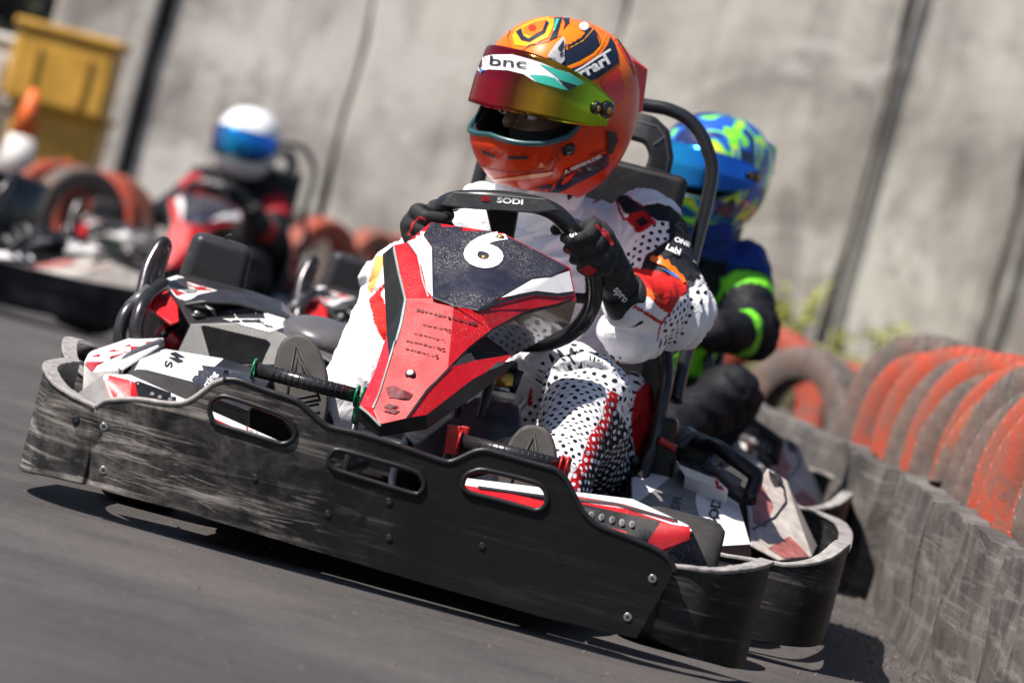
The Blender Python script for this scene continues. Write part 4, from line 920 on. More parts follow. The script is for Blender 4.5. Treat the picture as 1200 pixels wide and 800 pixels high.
# seat shell
SC0 = Vector((.085, 1.10, .05))
def seat(parent, cx=.085):
    bm = bmesh.new(); rows = []
    prof = [(.78, .10, .17, .10), (.86, .055, .19, .11), (.98, .045, .20, .16), (1.12, .045, .205, .22), (1.24, .07, .205, .28), (1.32, .15, .205, .31), (1.36, .26, .20, .37), (1.38, .36, .185, .42), (1.395, .44, .15, .46)]
    for y, zb, hw, zt in prof:
        r = []
        for k in range(17):
            a = math.pi * k / 16; c = math.cos(a); s = math.sin(a)
            x = cx + hw * (abs(c) ** .6) * (1 if c > 0 else -1); z = zt - (zt - zb) * (s ** .55)
            fwd = (1 - s) * (.20 if zb > .1 else .04) if y > 1.2 else 0
            r.append(bm.verts.new((x, y - fwd, z)))
        rows.append(r)
    for a, b in zip(rows, rows[1:]):
        for k in range(16): bm.faces.new((a[k], a[k + 1], b[k + 1], b[k]))
    o = link('seat', mesh_of(bm), 'tube_black', parent, True); mod_sub(o, 2); mod_solid(o, .012, 0)
    return o
st = seat(kart)
tube_obj('seat_rim', [(.285, .86, .10), (.292, .98, .165), (.296, 1.08, .235), (.296, 1.10, .31), (.290, 1.12, .38), (.27, 1.16, .44), (.245, 1.2, .455)], .011, 'tube_black', st)
# roll hoop and head rest
hoop = tube_obj('roll_hoop', [K(792, 470, 1.30), K(800, 430, 1.33), K(815, 370, 1.36), (.265, 1.37, .56), K(833, 215, 1.38), K(829, 175, 1.38), K(812, 145, 1.38), K(785, 129, 1.38), K(745, 121, 1.38), (.02, 1.38, .858), (-.08, 1.38, .85), (-.13, 1.38, .81), (-.15, 1.37, .70), (-.15, 1.36, .5), (-.16, 1.34, .3)], .0125, 'tube_black', kart, 16)
tube_obj('hoop_post', [K(778, 420, 1.34), K(802, 398, 1.34)], .008, 'steel', kart, smooth=False)
hr = facets('head_rest', {'a': (700, 128, 1.36), 'b': (748, 130, 1.36), 'c': (768, 135, 1.36), 'd': (786, 152, 1.36), 'e': (791, 185, 1.36), 'f': (778, 245, 1.36), 'g': (750, 245, 1.34), 'h': (758, 200, 1.34), 'i': (764, 182, 1.34), 'j': (757, 166, 1.34), 'k': (738, 160, 1.34), 'l': (700, 155, 1.34)},
            [('a', 'b', 'k', 'l'), ('b', 'c', 'j', 'k'), ('c', 'd', 'i', 'j'), ('d', 'e', 'h', 'i'), ('e', 'f', 'g', 'h')], 'grey_plastic', kart, .02, .006)
th = bvh([hr])
decal('seam', poly_bm(line_poly([(765, 170), (778, 160)], 1.5) + line_poly([(760, 196), (787, 204)], 1.5) + line_poly([(756, 216), (784, 222)], 1.5) + line_poly([(752, 236), (781, 232)], 1.5) + line_poly([(748, 142), (770, 148), (779, 160), (783, 186), (771, 244)], 1.5)), th, 'pale_grey_plastic', hr)
rbox('back_pad', T(K(722, 230, 1.34)) @ Matrix.Rotation(R(-8), 4, 'X'), (.24, .03, .13), 'black_plastic', kart, .015)
rbox('back_pad', T((.085, 1.385, .56)), (.26, .03, .22), 'black_plastic', kart, .02)

# ------------------------------------------------------------------ drivers
def inpoly(P, poly):
    x, y = P[:, 0], P[:, 1]; r = np.zeros(len(P), bool); n = len(poly); j = n - 1
    for i in range(n):
        xi, yi = poly[i]; xj, yj = poly[j]
        c = ((yi > y) != (yj > y)) & (x < (xj - xi) * (y - yi) / ((yj - yi) or 1e-9) + xi)
        r ^= c; j = i
    return r
def capsule(bm, a, b, r1, r2, seg=18):
    a, b = Vector(a), Vector(b)
    cyl(bm, a, b, r1, r2, seg); sph(bm, a, r1, seg); sph(bm, b, r2, seg)
def remesh(bm, voxel, it=6, fac=.6):
    o = link('tmp', mesh_of(bm)); r = o.modifiers.new('r', 'REMESH'); r.mode = 'VOXEL'; r.voxel_size = voxel
    s = o.modifiers.new('s', 'SMOOTH'); s.factor = fac; s.iterations = it
    bake(o); me = o.data; bpy.data.objects.remove(o); return me
def get_co(me):
    a = np.empty(len(me.vertices) * 3); me.vertices.foreach_get('co', a); return a.reshape(-1, 3)
def get_no(me):
    a = np.empty(len(me.vertices) * 3); me.vertices.foreach_get('normal', a); return a.reshape(-1, 3)
def set_co(me, c): me.vertices.foreach_set('co', c.ravel()); me.update()
def set_attr(me, name, typ, arr):
    a = me.attributes.new(name, typ, 'POINT')
    a.data.foreach_set({'FLOAT_COLOR': 'color', 'FLOAT_VECTOR': 'vector', 'FLOAT': 'value'}[typ], np.ascontiguousarray(arr, dtype=np.float32).ravel())

def make_suit(name, J, paint, root, voxel=.006, folds=1.0, sub=False, F=F1, dot=.0145):
    """one continuous body: torso, arms and legs grown together and draped with folds"""
    bm = bmesh.new(); bones = J['bones']
    for nm, a, b, r1, r2 in bones: capsule(bm, a, b, r1, r2)
    for c, s in J['blobs']: sph(bm, c, 1, 20, s)
    me = remesh(bm, voxel, J.get('it', 7))
    co = get_co(me); no = get_no(me)
    A = np.array([list(b[1]) for b in bones]); B = np.array([list(b[2]) for b in bones]); r1 = np.array([b[3] for b in bones]); r2 = np.array([b[4] for b in bones])
    def nearest(co):
        best = np.full(len(co), 9.); idx = np.zeros(len(co), int); tt = np.zeros(len(co))
        for i in range(len(bones)):
            d = B[i] - A[i]; L2 = d @ d; t = np.clip(((co - A[i]) @ d) / L2, 0, 1)
            q = co - (A[i] + t[:, None] * d); e = np.linalg.norm(q, axis=1) - (r1[i] + (r2[i] - r1[i]) * t)
            m = e < best; best[m] = e[m]; idx[m] = i; tt[m] = t[m]
        return idx, tt
    idx, tt = nearest(co)
    # folds: noise squeezed along the limb, strongest near joints
    disp = np.zeros(len(co))
    for i in range(len(bones)):
        w = np.where(idx == i)[0]
        if not len(w): continue
        d = (B[i] - A[i]); L = np.linalg.norm(d); d /= L
        e1 = np.cross(d, (0.3, .9, .2)); e1 /= np.linalg.norm(e1); e2 = np.cross(d, e1)
        j = np.abs(tt[w] - .5) * 2; amp = (0.0035 + .0045 * j ** 2) * folds
        al = (co[w] - A[i]) @ d; u = co[w] @ e1; v = co[w] @ e2
        for k, q in enumerate(w):
            n1 = noise.noise(Vector((u[k] * 9, v[k] * 9, al[k] * 30 + u[k] * 14 + i * 5))); n2 = noise.noise(Vector((u[k] * 22 + 9, v[k] * 22, al[k] * 55 - v[k] * 20)))
            disp[q] = amp[k] * ((1 - abs(n1) * 2.6) * 1.0 + .35 * n2)
    set_co(me, co + no * disp[:, None])
    if sub:
        b2 = bmesh.new(); b2.from_mesh(me); bmesh.ops.subdivide_edges(b2, edges=b2.edges, cuts=1, use_grid_fill=True, smooth=0.0)
        b2.to_mesh(me); b2.free()
    o = link('race_suit' if False else 'body', me, 'race_suit', root, True)
    if sub:
        s = o.modifiers.new('s', 'SMOOTH'); s.factor = .5; s.iterations = 2; bake(o); o.parent = root; me = o.data
        me.polygons.foreach_set('use_smooth', [True] * len(me.polygons))
    co = get_co(me); no = get_no(me); idx, tt = nearest(co)
    uv = np.zeros((len(co), 3))
    for i in range(len(bones)):
        w = idx == i; d = (B[i] - A[i]); L = np.linalg.norm(d); d = d / L
        ref = np.array((0, -1, .25)); e1 = ref - d * (ref @ d); e1 /= np.linalg.norm(e1); e2 = np.cross(d, e1)
        q = co[w] - A[i]; ang = np.arctan2(q @ e2, q @ e1); rr = (r1[i] + r2[i]) / 2
        n = max(4, round(2 * math.pi * rr / dot)); uv[w, 0] = ang / (2 * math.pi) * n; uv[w, 1] = (q @ d) / dot / .87 + 40
    px = F.proj(co); names = np.array([b[0] for b in bones])[idx]
    base, dotc = paint(co, no, px, names, tt)
    one = np.ones((len(co), 1))
    set_attr(me, 'base', 'FLOAT_COLOR', np.hstack([base, one])); set_attr(me, 'dotc', 'FLOAT_COLOR', np.hstack([dotc, one])); set_attr(me, 'limb', 'FLOAT_VECTOR', uv)
    return o

WHT = (.76, .755, .80); BLK = (.012, .013, .018); RED = (.42, .008, .012); ORR = (.75, .06, .02)
A3 = lambda p: Z(p, 620, 200, 4); A4 = lambda p: Z(p, 580, 380, 3.635)
def paint_main(co, no, px, names, tt):
    n = len(co); base = np.tile(WHT, (n, 1)); dotc = base.copy()
    toward = no[:, 1] < .35
    leg = np.isin(names, ['thigh_l', 'shin_l']); arm = np.isin(names, ['upper_l', 'fore_l']); torso = np.isin(names, ['torso', 'chest', 'hip'])
    def put(mask, b, d=None):
        base[mask] = b; dotc[mask] = b if d is None else d
    put(leg & ~inpoly(px, [(540, 350), (690, 350), (660, 400), (640, 412), (628, 440), (618, 470), (612, 510), (560, 520)]), WHT, BLK)
    put((leg | torso) & inpoly(px, A4([(100, 430), (200, 290), (215, 180), (330, 112), (450, 120), (520, 170), (550, 140), (650, 145), (660, 220), (600, 290), (575, 450), (610, 620), (330, 720), (270, 600), (280, 460), (180, 410)])), WHT, BLK)
    put((leg | torso) & inpoly(px, A4([(505, 340), (560, 420), (590, 520), (605, 610), (560, 710), (480, 760), (340, 720), (400, 590), (450, 470)])), BLK, WHT)
    put((leg | torso) & inpoly(px, A4([(475, 300), (500, 280), (530, 300), (520, 350), (480, 450), (420, 570), (350, 710), (305, 690), (370, 570), (400, 480), (460, 390)])), RED, WHT)
    put((torso | leg) & inpoly(px, A4([(645, 130), (720, 110), (760, 200), (700, 420), (640, 600), (600, 560), (585, 480), (578, 400), (600, 290), (662, 220)])), RED)
    put((arm | torso) & inpoly(px, A4([(515, 140), (530, 140), (532, 200), (515, 235), (505, 225), (518, 190)])), RED)
    # arm
    put((arm | torso) & toward & inpoly(px, A3([(600, 238), (655, 235), (650, 330), (540, 400), (500, 470), (430, 450), (450, 400), (500, 330)])), WHT, BLK)
    put(arm & inpoly(px, A3([(800, 470), (850, 500), (830, 620), (700, 800), (600, 860), (640, 700), (680, 640)])), WHT, BLK)
    put((arm | torso) & inpoly(px, A3([(365, 95), (400, 95), (470, 120), (530, 165), (600, 150), (660, 165), (730, 220), (790, 300), (830, 400), (830, 450), (740, 575), (690, 605), (600, 560), (520, 470), (545, 400), (620, 345), (655, 325), (655, 240), (600, 235), (540, 195), (470, 212), (438, 190), (415, 140)])), BLK)
    put((arm) & inpoly(px, A3([(455, 450), (560, 462), (640, 480), (700, 500), (735, 520), (742, 560), (700, 605), (665, 668), (615, 650), (560, 585), (490, 580), (440, 520)])), (.50, .014, .012))
    put((arm) & inpoly(px, A3([(455, 450), (500, 480), (540, 540), (600, 580), (630, 625), (560, 590), (490, 580)])), (.85, .12, .02))
    for ln, w in (([(300, 150), (330, 135), (375, 120), (410, 140), (425, 190), (445, 230), (500, 235)], 12), ([(300, 215), (360, 250), (400, 320), (412, 360)], 10), ([(490, 635), (560, 675), (622, 715)], 17), ([(600, 800), (612, 740), (622, 715), (660, 665)], 7), ([(470, 125), (530, 165)], 6)):
        for p in line_poly(A3(ln), w / 4): put((arm | torso) & inpoly(px, p), RED)
    put((arm | torso) & inpoly(px, A3([(445, 228), (490, 195), (540, 188), (602, 243), (560, 268), (528, 290), (500, 292), (485, 262)])), RED)
    put((arm | torso) & inpoly(px, A3([(500, 235), (530, 215), (560, 240), (545, 255), (520, 262)])), BLK)
    # right arm cuff and trouser
    put(inpoly(px, [(432, 352), (444, 340), (460, 372), (462, 405), (448, 398), (438, 378)]), (.50, .015, .01))
    put(inpoly(px, [(432, 350), (437, 346), (452, 330), (452, 336), (440, 352), (434, 362)]), RED)
    put(inpoly(px, [(436, 344), (446, 320), (452, 300), (440, 300), (430, 338)]), (.8, .35, .1))
    put(inpoly(px, [(512, 232), (545, 224), (535, 232), (520, 244)]) & (names != 'chest'), (.75, .28, .12))
    put(inpoly(px, A4([(135, 340), (150, 270), (160, 270), (158, 350)])), RED)
    return base, dotc
def main_joints():
    p = lambda x, y, d: F1.at(x, y, d)
    hipl = Vector((.175, 1.16, .17)); hipr = Vector((-.01, 1.16, .17))
    kl = p(688, 464, .78); al = p(648, 575, .46); kr = p(462, 372, .74); ar = p(395, 482, .45)
    Sl = Vector((.185, 1.13, .618)); Sr = Vector((-.11, 1.11, .55)); El = p(793, 366, 1.02); Er = p(463, 335, .97); Wl = p(735, 352, .83); Wr = p(500, 296, .82)
    bones = [('hip', (-.0, 1.16, .17), (.17, 1.16, .17), .11, .11), ('torso', (.085, 1.19, .19), (.06, 1.17, .38), .135, .135), ('chest', (.06, 1.17, .38), (.025, 1.12, .55), .13, .105), ('chest', (-.09, 1.11, .56), (.14, 1.13, .585), .07, .075), ('chest', (.02, 1.08, .6), (-.02, 1.03, .68), .065, .065),
             ('upper_l', Sl, El, .070, .056), ('fore_l', El, Wl, .058, .038), ('upper_r', Sr, Er, .062, .055), ('fore_r', Er, Wr, .054, .036),
             ('thigh_l', hipl, kl, .092, .064), ('shin_l', kl, al, .062, .046), ('thigh_r', hipr, kr, .088, .062), ('shin_r', kr, ar, .060, .040)]
    blobs = [(p(740, 392, .94), (.058, .06, .045)), (Vector((.03, 1.03, .40)), (.10, .07, .10)), (kl + Vector((0, -.01, .008)), (.066, .055, .06)), (Vector((.23, 1.18, .27)), (.05, .09, .11)), (p(655, 425, .92), (.08, .08, .04))]
    return dict(bones=bones, blobs=blobs, hands=[(Wl, 'l'), (Wr, 'r')], ankles=[(al, 'l'), (ar, 'r')], it=6)

def fingers(parent, wrist, rimpt, tang, inward, mat, side, voxel=.0030, name='glove', red=True):
    """gloved hand closed round the wheel rim: palm behind, four fingers over the front, thumb along the inside"""
    fwd = Vector((0, -1, .25)); tang = tang.normalized(); inward = (inward - tang * inward.dot(tang)).normalized(); fwd = (fwd - tang * fwd.dot(tang) - inward * fwd.dot(inward) * .0).normalized()
    bm = bmesh.new(); out = -inward; back = -fwd
    pc = rimpt + out * .030 + back * .014
    capsule(bm, wrist, pc, .033, .030, 16)
    for i in range(4):
        o = tang * (.033 - i * .022)
        k = rimpt + out * (.036 - .003 * abs(i - 1.5)) + fwd * .006 + o
        m = rimpt + out * .012 + fwd * (.034 + (.002 if i in (1, 2) else 0)) + o * 1.02
        m2 = rimpt + inward * (.014) + fwd * (.030) + o * .98
        e = rimpt + inward * (.026 if i in (1, 2) else .022) + fwd * .006 + o * .95
        capsule(bm, pc + o * .7, k, .019, .0128, 12); capsule(bm, k, m, .0128, .0118, 12); capsule(bm, m, m2, .0118, .0108, 12); capsule(bm, m2, e, .0108, .0095, 12)
    th = tang * .034; capsule(bm, wrist.lerp(pc, .5) + th * .5, rimpt + out * .006 + back * .026 + th, .017, .0135, 12); capsule(bm, rimpt + out * .006 + back * .026 + th, rimpt + inward * .026 + back * .014 + th * 1.25, .013, .0105, 12)
    me = remesh(bm, voxel, 3, .5); co = get_co(me); no = get_no(me)
    d = np.array([noise.noise(Vector(c) * 70) * .0016 for c in co]); set_co(me, co + no * d[:, None])
    g = link(name, me, mat, parent, True)
    bm = bmesh.new(); d = (wrist - pc).normalized(); lathe(bm, [(.030, -.03), (.037, -.028), (.040, 0), (.038, .028), (.030, .03)], 32, T(wrist + d * .0) @ d.to_track_quat('Z', 'Y').to_matrix().to_4x4())
    link('cuff', mesh_of(bm), mat, g, True)
    return g

def shoe(parent, toe, heel, ankle, w, mat='sole_rubber', nrm=Vector((0, -1, .15))):
    """driving shoe seen sole first: upper as one volume, moulded sole with grooves"""
    ax = (toe - heel); L = ax.length; ax.normalize(); nrm = (nrm - ax * nrm.dot(ax)).normalized(); sd = ax.cross(nrm)
    bm = bmesh.new()
    up = -nrm
    capsule(bm, heel + up * .052 + ax * .04, toe + up * .050 - ax * .045, .034, w * .40, 16)
    capsule(bm, heel + up * .052 + ax * .04, ankle, .034, .034, 16)
    me = remesh(bm, .005, 4); s = link('shoe', me, 'shoe_black', parent, True)
    out = []
    for k in range(28):
        a = 2 * math.pi * k / 28; c, q = math.cos(a), math.sin(a)
        t = (c + 1) / 2; hw = w * .5 * (.74 + .26 * math.sin(min(1, t * 1.15) * math.pi * .62) ** 1.0)
        out.append((c, (abs(q) ** .75) * (1 if q > 0 else -1) * hw))
    bm = bmesh.new(); rows = []
    for dz, sc in ((.0, .93), (-.004, 1.0), (-.011, 1.0), (-.016, .92)):
        rows.append([bm.verts.new(heel.lerp(toe, .5) + ax * (c * L / 2 * (sc if sc < 1 else 1)) + sd * (v * sc) + up * (-dz)) for c, v in out])
    for a, b in zip(rows, rows[1:]):
        for k in range(28): bm.faces.new((a[k], a[(k + 1) % 28], b[(k + 1) % 28], b[k]))
    bm.faces.new(rows[0]); bm.faces.new(rows[-1][::-1])
    so_ = link('sole', mesh_of(bm), mat, s); mod_bevel(so_, .0015, 2)
    bm = bmesh.new(); c0 = toe - ax * L * .34
    for sg in (-1, 1):
        tube(bm, [c0 + ax * .045 + nrm * .0005, c0 + sd * sg * .020 - ax * .02 + nrm * .0005, c0 + sd * sg * .026 - ax * .05 + nrm * .0005], .0022, 6, n=1, smooth=False)
        tube(bm, [c0 + ax * .028 + nrm * .0005, c0 + sd * sg * .011 - ax * .02 + nrm * .0005], .0018, 6, smooth=False)
    tube(bm, [c0 + sd * -.026 - ax * .05 + nrm * .0005, c0 + sd * .026 - ax * .05 + nrm * .0005], .0018, 6, smooth=False)
    for k in range(5): tube(bm, [heel + ax * (.02 + k * .014) - sd * .024 + nrm * .0005, heel + ax * (.02 + k * .014) + sd * .024 + nrm * .0005], .0016, 6, smooth=False)
    link('tread', mesh_of(bm), 'shoe_black', so_, True)
    return s

def helm_pt(lon, lat, k=1.0):
    """superellipsoid helmet: lon 0 = front (-y), + = wearer's left (+x)"""
    dx, dy, dz = math.sin(lon) * math.cos(lat), -math.cos(lon) * math.cos(lat), math.sin(lat)
    a, bf, bb, ct, cb, p = .124, .146, .150, .142, .150, 2.35
    b = bf if dy < 0 else bb; c = ct if dz > 0 else cb
    r = (abs(dx / a) ** p + abs(dy / b) ** p + abs(dz / c) ** p) ** (-1 / p)
    x, y, z = dx * r, dy * r, dz * r
    if z < 0:                       # chin bar pushes forward, neck tucks in behind
        f = max(0, -y / bf); y -= .018 * f * min(1, -z / .08); x *= 1 - .10 * min(1, (-z / .14)) ** 2 * (1 - f)
        y -= .02 * max(0, y / bb) * min(1, -z / .12)
    if z > 0 and y < 0: y *= 1 + .02 * math.sin(min(1, z / .1) * 3.14)
    return Vector((x, y, z)) * k
def make_helmet(M, root, paintmat, visormat, raise_deg, ns=180, nl=110, F=F1, faceM=None, name='helmet'):
    lat0, lat1 = -math.pi / 2 + .52, math.pi / 2 - .001
    def g(lon, lat):                # < 0 inside the eye port
        p = helm_pt(lon, lat)
        if p.y > 0: return 1
        x, z = p.x / .1175, (p.z + .004)
        z = z / (.044 if z > 0 else .067 - .010 * (1 - min(1, abs(x))))
        return abs(x) ** 3.2 + abs(z) ** 2.6 - 1
    P = {(i, k): (2 * math.pi * k / ns, lat0 + (lat1 - lat0) * i / (nl - 1)) for i in range(nl) for k in range(ns)}
    G = {q: g(*P[q]) for q in P}; ins = {q for q in G if G[q] < 0}; edge = set(); Q = dict(P)
    def un(a, ref): return a - 2 * math.pi if a - ref > math.pi else (a + 2 * math.pi if ref - a > math.pi else a)
    for (i, k) in ins:
        best = None
        for di, dk in ((1, 0), (-1, 0), (0, 1), (0, -1)):
            m = (i + di, (k + dk) % ns)
            if m in P and m not in ins:
                a, b = P[(i, k)], P[m]; b = (un(b[0], a[0]), b[1]); lo, hi = 0, 1
                for _ in range(14):
                    t = (lo + hi) / 2
                    if g(a[0] + (b[0] - a[0]) * t, a[1] + (b[1] - a[1]) * t) < 0: lo = t
                    else: hi = t
                if best is None or lo < best[0]: best = (lo, (a[0] + (b[0] - a[0]) * lo, a[1] + (b[1] - a[1]) * lo))
        if best: edge.add((i, k)); Q[(i, k)] = best[1]
    bm = bmesh.new(); vv = {q: bm.verts.new(helm_pt(*Q[q])) for q in P if q not in ins or q in edge}
    for i in range(nl - 1):
        for k in range(ns):
            f = [(i, k), (i, (k + 1) % ns), (i + 1, (k + 1) % ns), (i + 1, k)]
            if all(q in vv for q in f) and not all(q in edge for q in f): bm.faces.new([vv[q] for q in f])
    bm.faces.new([vv[(nl - 1, k)] for k in range(ns)])
    for v in [v for v in bm.verts if not v.link_faces]: bm.verts.remove(v)
    sp = [v.co.copy() for v in bm.verts if v.is_boundary and v.co.y < -.005 and -.09 < v.co.z < .06]
    sp.sort(key=lambda p: math.atan2(p.z / .05 + .1, p.x / .117)); sp = sp[::3]
    o = link(name, mesh_of(bm), [paintmat, 'balaclava'], root, True)
    m_ = mod_solid(o, .016); m_.modifiers['solid'].material_offset = 1; m_.modifiers['solid'].material_offset_rim = 1
    me = o.data; co = get_co(me)
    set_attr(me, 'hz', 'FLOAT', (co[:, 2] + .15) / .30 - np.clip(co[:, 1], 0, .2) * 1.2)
    me.transform(M)
    def fin(ob): ob.data.transform(M); return ob
    fin(tube_obj('port_seal', sp, .0045, 'brush_seal', o, 8, True, 2))
    # visor: curved shield hinged at the temples, swung up
    RV = Matrix.Translation((0, -.005, .012)) @ Matrix.Rotation(-R(raise_deg), 4, 'X') @ Matrix.Translation((0, .005, -.012))
    bm = bmesh.new(); vr = []; lonv = []; NL = 80
    for k in range(NL + 1):
        u = -1 + 2 * k / NL; lon = u * R(92); h = math.cos(u * 1.30) ** .6
        top = .050 * max(.42, h) + .006 * abs(u); bot = -.050 * max(.36, h) + .012 * abs(u)
        col = []
        for j in range(15):
            z = bot + (top - bot) * j / 14; lat = math.atan2(z, .145)
            p = helm_pt(lon, lat, 1.035); p.z = z
            q = helm_pt(lon, 0, 1.038); p.x = q.x * (1 - abs(z) * .35); p.y = q.y * (1 - abs(z) * .55) - .004
            col.append(bm.verts.new(RV @ p)); lonv.append(k / NL)
        vr.append(col)
    for a, b in zip(vr, vr[1:]):
        for j in range(14): bm.faces.new((a[j], a[j + 1], b[j + 1], b[j]))
    vme = bpy.data.meshes.new('visor'); bm.to_mesh(vme); bm.free(); set_attr(vme, 'lon', 'FLOAT', np.array(lonv))
    vis = link('visor', vme, visormat, o, True); fin(vis); mod_solid(vis, .0025, 0)
    # pivots
    for s in (-1, 1):
        c = helm_pt(s * R(84), R(6), 1.04)
        bm = bmesh.new(); cyl(bm, c - Vector((s * .004, 0, 0)), c + Vector((s * .007, 0, 0)), .016, .013, 24); cyl(bm, c + Vector((0, -.026, .0)), c + Vector((s * .005, -.026, .0)), .011, .010, 20)
        pv = fin(link('pivot', mesh_of(bm), 'tube_black', o, True))
        bm = bmesh.new(); cyl(bm, c, c + Vector((s * .009, 0, 0)), .0055, .005, 14); cyl(bm, c + Vector((s * .003, -.026, 0)), c + Vector((s * .0075, -.026, 0)), .0045, .004, 14); fin(link('pivot_screw', mesh_of(bm), 'brass', pv, True))
        c = helm_pt(s * R(62), R(-24), 1.0); n = c.normalized()
        bm = bmesh.new(); cyl(bm, c, c + n * .008, .010, .008, 16); fin(link('latch', mesh_of(bm), 'tube_black', o, True))
        # rear wing
        V = [Vector((s * .02, .065, .128)), Vector((s * .072, .06, .106)), Vector((s * .080, .128, .088)), Vector((s * .02, .142, .105)), Vector((s * .086, .130, .02)), Vector((s * .098, .09, .02))]
        bm = bmesh.new(); vv = [bm.verts.new(v) for v in V]; bm.faces.new(vv[:4]); bm.faces.new((vv[1], vv[5], vv[4], vv[2])); fn = link('rear_fin', mesh_of(bm), 'helm_red' if paintmat == 'helmet_orange' else paintmat, o); mod_solid(fn, .008); mod_bevel(fn, .003, 2); fin(fn)
    # face inside: head with balaclava, brow, nose, eyes
    bm = bmesh.new(); sph(bm, (0, .0, -.005), 1, 24, (.074, .088, .112)); capsule(bm, (0, .01, -.08), (0, .03, -.12), .05, .05)
    me2 = remesh(bm, .006, 3); fin(link('head', me2, 'balaclava', root, True)); head = root.children[-1]
    bm = bmesh.new(); sph(bm, (0, -.020, -.006), 1, 28, (.070, .087, .056)); capsule(bm, (0, -.098, .002), (0, -.113, -.036), .008, .011, 12); capsule(bm, (-.05, -.088, -.003), (.05, -.088, -.003), .014, .014, 12)
    
    fin(link('face', remesh(bm, .004, 4), 'skin', head, True))
    for s in (-1, 1):
        bm = bmesh.new(); sph(bm, (s * .032, -.0935, -.020), .0105, 16, (1.3, 1, .6)); e = fin(link('eye', mesh_of(bm), 'eye_white', head, True))
        bm = bmesh.new(); sph(bm, (s * .030, -.1015, -.020), .0050, 12, (1, .8, 1)); fin(link('iris', mesh_of(bm), 'black_print', e, True))
        bm = bmesh.new(); tube(bm, [(s * .016, -.104, -.006), (s * .034, -.1055, -.002), (s * .052, -.098, -.007)], .0032, 8); fin(link('eyebrow', mesh_of(bm), 'balaclava', e, True))
    return o, vis
def rebase(root, off):
    """move the driver's origin from the kart's front to the seat he sits on"""
    def rec(o):
        for c in o.children:
            if c.data.users and not c.data.get('moved'): c.data.transform(T(-off)); c.data['moved'] = 1
            rec(c)
    rec(root); root.matrix_world = root.matrix_world @ T(off)

SEAT = Vector((.085, 1.15, .06))
drv = empty('person', F1.M, 'driver in white polka dot suit and orange helmet gripping the wheel of kart 6', 'person', 'kart drivers')
J1 = main_joints()
suit = make_suit('suit', J1, paint_main, drv, .0052, 1.7, True)
ts = bvh([suit])
decal('sleeve_lettering', text_px('ONE', 799, 284, 5.2, 22, 1.2, bold=.04), ts, 'white_sticker', suit, step=4, off=.003)
decal('sleeve_lettering', text_px('Labl', 789, 293, 7.0, 24, 1.1, bold=.03), ts, 'white_sticker', suit, step=4, off=.003)
decal('sleeve_lettering', text_px('L', 814, 305, 6.0, 26, 1.1, bold=.02), ts, 'white_sticker', suit, step=4, off=.003)
for pts in ([(762, 302), (766, 299), (769, 302), (774, 300), (778, 305), (783, 304), (786, 311), (791, 313), (796, 320), (800, 322), (804, 330), (800, 332), (794, 324), (786, 318), (778, 312), (770, 309), (763, 306)],):
    decal('flame_print', poly_bm([pts]), ts, 'orange_paint', suit, step=4, off=.003)
decal('flame_print', poly_bm([[(775, 314), (790, 320), (800, 327), (796, 328), (786, 322)]]), ts, 'helm_blue', suit, step=4, off=.003)
# collar
bm = bmesh.new(); rows = []
cc = Vector((-.004, 1.055, .655))
for k in range(41):
    a = R(-150 + 300 * k / 40) ; r = .074; hgt = .024 + .03 * max(0, math.sin(a)) ; q = Vector((math.sin(a), -math.cos(a), 0))
    n = .006 * noise.noise(Vector((k * .35, 1, 0)))
    rows.append([bm.verts.new(cc + q * (r - .002 + n) + Vector((0, 0, -.03))), bm.verts.new(cc + q * (r + .006 + n) + Vector((0, 0, hgt * .5))), bm.verts.new(cc + q * (r + .012 + n * 2) + Vector((0, 0, hgt)))])
for a, b in zip(rows, rows[1:]):
    for j in range(2): bm.faces.new((a[j], a[j + 1], b[j + 1], b[j]))
cl = link('collar', mesh_of(bm), 'cream_cloth' if 'cream_cloth' in MATS else 'white_sticker', drv, True); mod_solid(cl, .006, 0); mod_sub(cl, 2)
plain('suit_white', WHT, .65, var=.03, bmp=.1); cl.data.materials[0] = MATS['suit_white']
# hands on the wheel
def rim_near(P):
    i = min(range(len(rimP)), key=lambda k: (rimP[k] - P).length); return rimP[i], (rimP[(i + 2) % len(rimP)] - rimP[i - 2])
Wl, Wr = J1['hands'][0][0], J1['hands'][1][0]
pl_, tl = rim_near(K(686, 286, .725)); tl = tl if tl.z > 0 else -tl
gl = fingers(drv, Wl, pl_, tl, (WC - pl_), 'glove_black', 'l', .0028)
pr_, tr_ = rim_near(K(498, 270, .71)); tr_ = tr_ if tr_.z > 0 else -tr_
gr = fingers(drv, Wr, pr_, tr_, (WC - pr_), 'glove_black', 'r', .0028)
tg = bvh([gl] + list(gl.children))
for px, py in ((663, 297), (672, 284)):
    pass
for wp_ in ([[(659, 294), (664, 290), (668, 296), (665, 303), (660, 302)], [(675, 318), (690, 310), (700, 316), (688, 330), (678, 332)], [(700, 262), (712, 272), (720, 286), (716, 288), (706, 275), (697, 265)]]): decal('red_patch', poly_bm([wp_]), tg, 'glove_red', gl, step=4, off=.001)
decal('glove_lettering', text_px('IS', 671, 274, 8, 60, 1.0, bold=.03), tg, 'white_sticker', gl, step=3, off=.002)
decal('glove_lettering', text_px('spro', 728, 345, 9, 50, .9, bold=.02), tg, 'white_sticker', gl, step=3, off=.002)
tg = bvh([gr])
decal('red_patch', poly_bm(line_poly([(479, 276), (484, 262), (492, 254), (500, 258)], 3)), tg, 'glove_red', gr, step=4, off=.001)
# shoes
shoe(drv, K(345, 391, .40), K(362, 520, .36), J1['ankles'][1][0], .088)
shoe(drv, K(628, 497, .40), K(606, 630, .36), J1['ankles'][0][0], .092)
